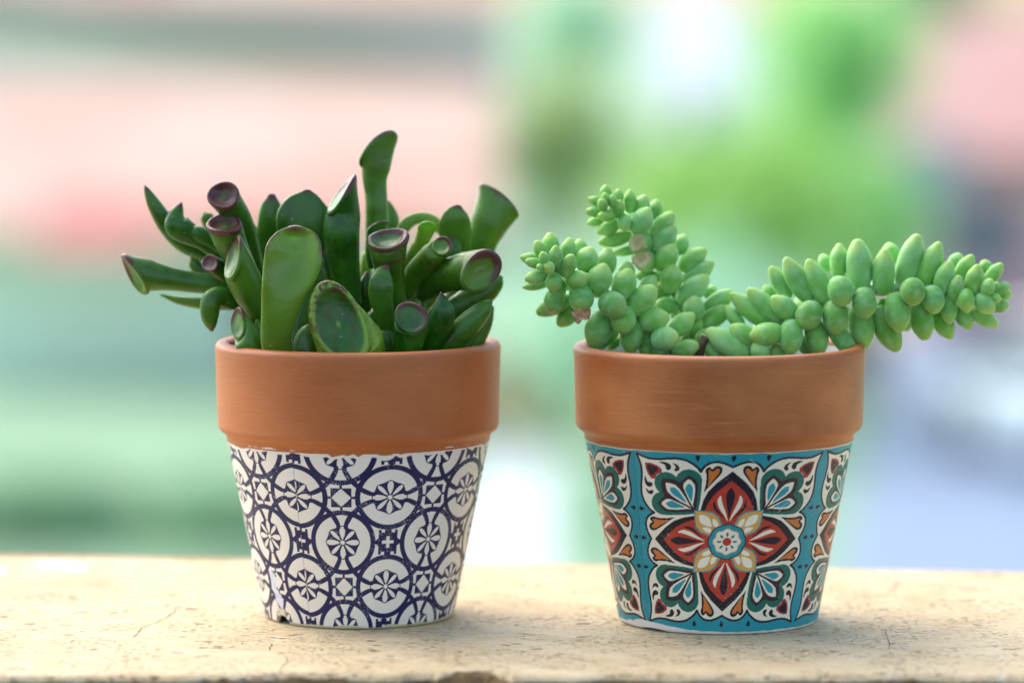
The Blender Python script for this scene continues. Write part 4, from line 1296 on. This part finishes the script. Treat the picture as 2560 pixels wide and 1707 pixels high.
# pale pink house still farther back
house('distant pale pink house rising behind the far white house', W(500, 0, 95).x, 95, 14, 8, W(0, -40, 95).z, W(0, -220, 99).z, simple('shell_pink_render', lin(244, 222, 212), .85, .04, .4), M_ROOF1, M_TRIM)
# white house seen through the trees
c3 = W(1560, 80, 74).x
house('white house glimpsed between the tree crowns', c3 + .35, 74, .7, 4, W(0, 190, 74).z, W(0, -20, 76).z, M_WHITEW, M_WHITEW, M_TRIM, wins=[(c3 + .1, -2.9, .5, .7)])
# house on the right
c4 = W(2420, 300, 52).x
hr = house('pink house with old clay roof at the right edge', c4, 52, 3.6, 5, W(0, 330, 52).z, W(0, 40, 54.5).z, M_PINKW, M_ROOF3, M_TRIM, wins=[(c4 - 1.2, -3.6, .8, 1.0)])
# satellite dish on that house's wall
dc = W(2140, 380, 50)
dish = tag(empty('satellite_dish', dc), 'grey satellite dish on a mast beside the pink house', 'satellite dish')
vv, ff = [], []
for i in range(7):
    for k in range(24):
        a = 6.283 * k / 24; r = .42 * i / 6 + .001
        vv.append((dc.x + r * math.cos(a), dc.y + .25 * (r / .42) ** 2 * -.6, dc.z + r * math.sin(a)))
for i in range(6):
    for k in range(24):
        ff.append((i * 24 + k, i * 24 + (k + 1) % 24, (i + 1) * 24 + (k + 1) % 24, (i + 1) * 24 + k))
o = link('reflector', mesh('reflector', vv, ff), dish, [simple('dish_grey', lin(176, 190, 194), .5, .03, 2)])
o.modifiers.new('thickness', 'SOLIDIFY').thickness = .02
tube('mast', [(dc.x, dc.y + .1, GZ), (dc.x, dc.y + .1, -3), (dc.x, dc.y + .1, dc.z)], (.05, .05), M_TRIM, dish)

# road and car at the right
rd = [W(1880, 1500, 26), W(2700, 1500, 26), W(2900, 640, 62), W(2060, 640, 62)]
road = tag(link('road', mesh('road', [(p.x, p.y, GZ + .006) for p in rd], [(0, 1, 2, 3)], False), None, [simple('pale_concrete_road', lin(126, 144, 168), .6, .06, 1.0)]), kind='structure')
# pale paving between the pots and a clay planter on it
pvp = [W(1000, 1500, 27), W(1265, 1500, 27), W(1270, 1030, 39.6), W(1070, 1030, 39.6)]
tag(link('paving', mesh('paving', [(p.x, p.y, GZ + .006) for p in pvp], [(0, 1, 2, 3)], False), None, [simple('white_paving', lin(200, 206, 206), .8, .03, 1.0)]), kind='structure')
q0 = W(1185, 1000, 40.3); q0.z = GZ - .05
pl = tag(empty('planter', (W(1185, 985, 40.3).x, 40.3, q0.z + .06)), 'clay planter standing on the white paving between the pots', 'planter')
vv, ff = [], []
px_, pz_ = W(1185, 985, 40.3).x, q0.z + .06
for i, (r, z) in enumerate(((.26, 0), (.38, .5), (.43, .5), (.43, .6), (.38, .6), (.34, .5))):
    for k in range(20):
        vv.append((px_ + r * math.cos(6.283 * k / 20), 40.3 + r * math.sin(6.283 * k / 20), pz_ + z))
for i in range(5):
    for k in range(20): ff.append((i * 20 + k, i * 20 + (k + 1) % 20, (i + 1) * 20 + (k + 1) % 20, (i + 1) * 20 + k))
ff.append(tuple(range(100, 120)))
link('bowl', mesh('bowl', vv, ff), pl, [simple('planter_clay', lin(226, 150, 128), .8, .08, 4)])

# ---- foliage
def mat_leafage(name, a, b):
    s = N(name)
    at = s.n('ShaderNodeAttribute', attribute_name='shade')
    c = s.mix(at.outputs['Fac'], a, b)
    tr = s.n('ShaderNodeBsdfTranslucent'); s.t.links.new(c, tr.inputs['Color'])
    s.bsdf(Base_Color=c, Roughness=.6)
    mx = s.n('ShaderNodeMixShader'); mx.inputs[0].default_value = .6
    out = s.t.nodes['Material Output']
    s.t.links.new(s.b.outputs[0], mx.inputs[1]); s.t.links.new(tr.outputs[0], mx.inputs[2]); s.t.links.new(mx.outputs[0], out.inputs[0])
    return s.m
def crown_mesh(name, c, rad, n, ls, seed, clumps=26, hollow=.55):
    r = np.random.default_rng(seed)
    d = r.normal(size=(clumps, 3)); d /= np.linalg.norm(d, axis=1)[:, None]
    cc = d * (hollow + (1 - hollow) * r.uniform(0, 1, (clumps, 1)) ** .6)
    k = r.integers(0, clumps, n)
    off = r.normal(size=(n, 3)) * .2
    p = (cc[k] * .86 + off) * np.array(rad) + np.array(c)
    u = r.normal(size=(n, 3)); u /= np.linalg.norm(u, axis=1)[:, None]
    v = np.cross(u, r.normal(size=(n, 3))); v /= np.linalg.norm(v, axis=1)[:, None]
    s = ls * r.uniform(.6, 1.3, (n, 1))
    q = np.stack([p - u * s, p + v * s * .5, p + u * s, p - v * s * .5], 1)
    me = bpy.data.meshes.new(name)
    me.vertices.add(4 * n); me.vertices.foreach_set('co', q.reshape(-1).astype(np.float32))
    me.loops.add(4 * n); me.loops.foreach_set('vertex_index', np.arange(4 * n, dtype=np.int32))
    me.polygons.add(n); me.polygons.foreach_set('loop_start', np.arange(n, dtype=np.int32) * 4)
    me.update(calc_edges=True)
    sh = np.clip(r.uniform(0, 1, clumps)[k] * .6 + r.uniform(0, .4, n), 0, 1)
    a = me.attributes.new('shade', 'FLOAT', 'POINT')
    a.data.foreach_set('value', np.repeat(sh, 4).astype(np.float32))
    return me
M_TRUNK = simple('bark_brown', lin(104, 88, 70), .9, .3, 6)
def tree(name, label, cat, x, y, dist, rx, rz, mat, n, ls, seed, group, ry=None):
    c = W(x, y, dist)
    t = tag(empty(name, (c.x, c.y, GZ)), label, cat, group)
    link('crown', crown_mesh('crown', c, (rx, ry or rx, rz), n, ls, seed), t, [mat])
    if cat == 'tree':
        tk_ = tube('trunk', [(c.x + .1, c.y, GZ), (c.x, c.y, (GZ + c.z) / 2), (c.x - .05, c.y, c.z + rz * .3)], (.2, .05), M_TRUNK, t)
        for k in range(5):
            a = k * 1.3 + seed
            tube('limb', [(c.x, c.y, c.z - rz * .6), (c.x + rx * .3 * math.cos(a), c.y + rx * .3 * math.sin(a), c.z - rz * .1), (c.x + rx * .7 * math.cos(a), c.y + rx * .7 * math.sin(a), c.z + rz * .3)], (.07, .02), M_TRUNK, t, 6)
    else:
        for k in range(3):
            a = k * 2.1 + seed
            tube('stem', [(c.x, c.y, GZ), (c.x + rx * .2 * math.cos(a), c.y, (GZ + c.z) / 2), (c.x + rx * .5 * math.cos(a), c.y + rx * .4 * math.sin(a), c.z + rz * .2)], (.04, .015), M_TRUNK, t, 6)
    return t
F_LIME = mat_leafage('lime_foliage', lin4(150, 204, 100), lin4(208, 236, 154))
F_GREEN = mat_leafage('fresh_green_foliage', lin4(156, 222, 136), lin4(212, 246, 184))
F_OLIVE = mat_leafage('olive_foliage', lin4(170, 196, 132), lin4(212, 226, 172))
F_MINT = mat_leafage('mint_foliage', lin4(160, 208, 172), lin4(214, 240, 218))
F_DARK = mat_leafage('deep_green_foliage', lin4(134, 178, 136), lin4(172, 206, 170))
F_PALE = mat_leafage('pale_hedge_foliage', lin4(190, 232, 200), lin4(232, 250, 234))
G1 = 'trees beyond the ledge'
tree('garden_tree', 'bright lime green tree above the right pot', 'tree', 1680, 470, 42, 1.25, 1.0, F_LIME, 3000, .11, 1, G1)
tree('garden_tree', 'fresh green tree at the top, right of the white house', 'tree', 1930, 170, 46, 1.0, 1.15, F_GREEN, 2600, .11, 2, G1)
tree('garden_tree', 'olive green tree between the clay roof and the lime tree', 'tree', 1300, 330, 50, .75, 1.1, F_OLIVE, 1500, .11, 3, G1)
tree('garden_tree', 'fresh green tree left of the satellite dish', 'tree', 1990, 520, 44, .7, .85, F_GREEN, 1700, .1, 4, G1)
tree('garden_tree', 'dark green tree top in the upper right corner', 'tree', 2150, -10, 60, .9, .5, F_DARK, 2400, .12, 5, G1)
tree('garden_tree', 'pale mint tree crown at the top beside the white house', 'tree', 1320, 60, 62, .85, .8, F_PALE, 1700, .12, 6, G1)
G2 = 'shrubs behind the ledge'
tree('shrub', 'mint green shrub behind the navy and white pot, right side', 'shrub', 830, 860, 40, .9, .8, F_MINT, 4000, .09, 13, G2)
tree('shrub', 'deep green low shrub at the left edge of the lawn', 'shrub', 60, 1215, 33, .95, .5, F_DARK, 3600, .08, 14, G2)
tree('shrub', 'deep green low shrub on the lawn near the navy pot', 'shrub', 490, 1220, 33, .95, .48, F_DARK, 3600, .08, 15, G2)
tree('shrub', 'mint green shrub between the two plants', 'shrub', 1330, 760, 40, .8, .75, F_PALE, 2000, .09, 16, G2)
tree('shrub', 'fresh green shrub behind the floral pot', 'shrub', 1650, 760, 40, 1.1, .8, F_PALE, 2200, .09, 17, G2)
tree('shrub', 'small green shrub beside the white paving', 'shrub', 1375, 1240, 33, .22, .45, F_MINT, 1500, .07, 18, G2)

# ---- car (one, parked on the road at the right edge)
def car(label, cx, cy, rot, paint):
    c = tag(empty('parked_car', (cx, cy, GZ + .01)), label, 'car')
    c.rotation_euler = (0, 0, rot)
    def part(name, me, mat, par=c):
        o = bpy.data.objects.new(name, me); col.objects.link(o); o.parent = par; me.materials.append(mat); return o
    # lower body: loft of cross sections along x
    secs = [(-2.05, .55, .62, .30), (-1.95, .74, .80, .24), (-1.2, .84, .86, .20), (0, .86, .90, .20), (1.1, .85, .92, .20), (1.9, .78, .88, .24), (2.05, .6, .7, .32)]
    vv, ff = [], []
    for (x, w_, h_, z0) in secs:
        for (yy, zz) in ((-w_ * .9, z0), (-w_, z0 + .18), (-w_, h_ - .14), (-w_ * .88, h_), (w_ * .88, h_), (w_, h_ - .14), (w_, z0 + .18), (w_ * .9, z0)):
            vv.append((x, yy, zz))
    for i in range(len(secs) - 1):
        for k in range(8): ff.append((i * 8 + k, i * 8 + (k + 1) % 8, (i + 1) * 8 + (k + 1) % 8, (i + 1) * 8 + k))
    ff += [tuple(range(8))[::-1], tuple(range(len(vv) - 8, len(vv)))]
    body = part('body', mesh('body', vv, ff), paint)
    bv = body.modifiers.new('round', 'BEVEL'); bv.width = .05; bv.segments = 2
    # cabin glass with roof
    vv = [(-1.35, -.74, .86), (1.35, -.74, .90), (1.35, .74, .90), (-1.35, .74, .86), (-.55, -.58, 1.40), (.85, -.58, 1.42), (.85, .58, 1.42), (-.55, .58, 1.40)]
    part('cabin_glass', mesh('cabin_glass', vv, [(0, 1, 5, 4), (1, 2, 6, 5), (2, 3, 7, 6), (3, 0, 4, 7), (4, 5, 6, 7)], False), M_PANE)
    vr = [(-.62, -.6, 1.40), (.92, -.6, 1.42), (.92, .6, 1.42), (-.62, .6, 1.40), (-.5, -.5, 1.47), (.8, -.5, 1.48), (.8, .5, 1.48), (-.5, .5, 1.47)]
    part('roof', mesh('roof', vr, [(0, 1, 5, 4), (1, 2, 6, 5), (2, 3, 7, 6), (3, 0, 4, 7), (4, 5, 6, 7)], False), paint)
    rub = simple('tyre_rubber', lin(40, 40, 42), .8, .1, 5); al = simple('wheel_alloy', lin(170, 172, 176), .35, .05, 5)
    lamp = simple('lamp_glass', lin(220, 224, 226), .15, .03, 5)
    for wx in (-1.3, 1.3):
        for sy in (-1, 1):
            vv, ff = [], []
            prof = ((.20, 0), (.31, 0), (.33, .03), (.33, .17), (.31, .2), (.20, .2))
            for (r, y) in prof:
                for k in range(24): vv.append((wx + r * math.cos(6.283 * k / 24), sy * (.88 - y), .33 + r * math.sin(6.283 * k / 24)))
            for i in range(5):
                for k in range(24): ff.append((i * 24 + k, i * 24 + (k + 1) % 24, (i + 1) * 24 + (k + 1) % 24, (i + 1) * 24 + k))
            wl = part('wheel', mesh('wheel', vv, ff), rub)
            vv = [(wx + .2 * math.cos(6.283 * k / 24), sy * .87, .33 + .2 * math.sin(6.283 * k / 24)) for k in range(24)] + [(wx, sy * .84, .33)]
            part('rim', mesh('rim', vv, [(k, (k + 1) % 24, 24) for k in range(24)]), al, wl)
    for sx, z in ((-2.0, .58), (2.0, .68)):
        for sy in (-1, 1):
            v = [(sx + dx, sy * .55 + dy, z + dz) for dz in (-.07, .07) for dy in (-.15, .15) for dx in (-.08, .08)]
            part('headlight' if sx < 0 else 'tail_light', mesh('lamp', v, [(0, 2, 3, 1), (4, 5, 7, 6), (0, 1, 5, 4), (2, 6, 7, 3), (0, 4, 6, 2), (1, 3, 7, 5)], False), lamp)
    return c
def mat_carpaint():
    s = N('white_car_paint'); co = s.coord('Object')
    s.bsdf(Base_Color=s.mix(s.noise(co, 3), lin4(214, 226, 236), lin4(232, 240, 246)), Roughness=.25, Coat_Weight=.6)
    return s.m
cp = W(2280, 1000, 38)
car('pale blue white car parked at the right edge of the road', cp.x + .9, cp.y, R(-72), mat_carpaint())
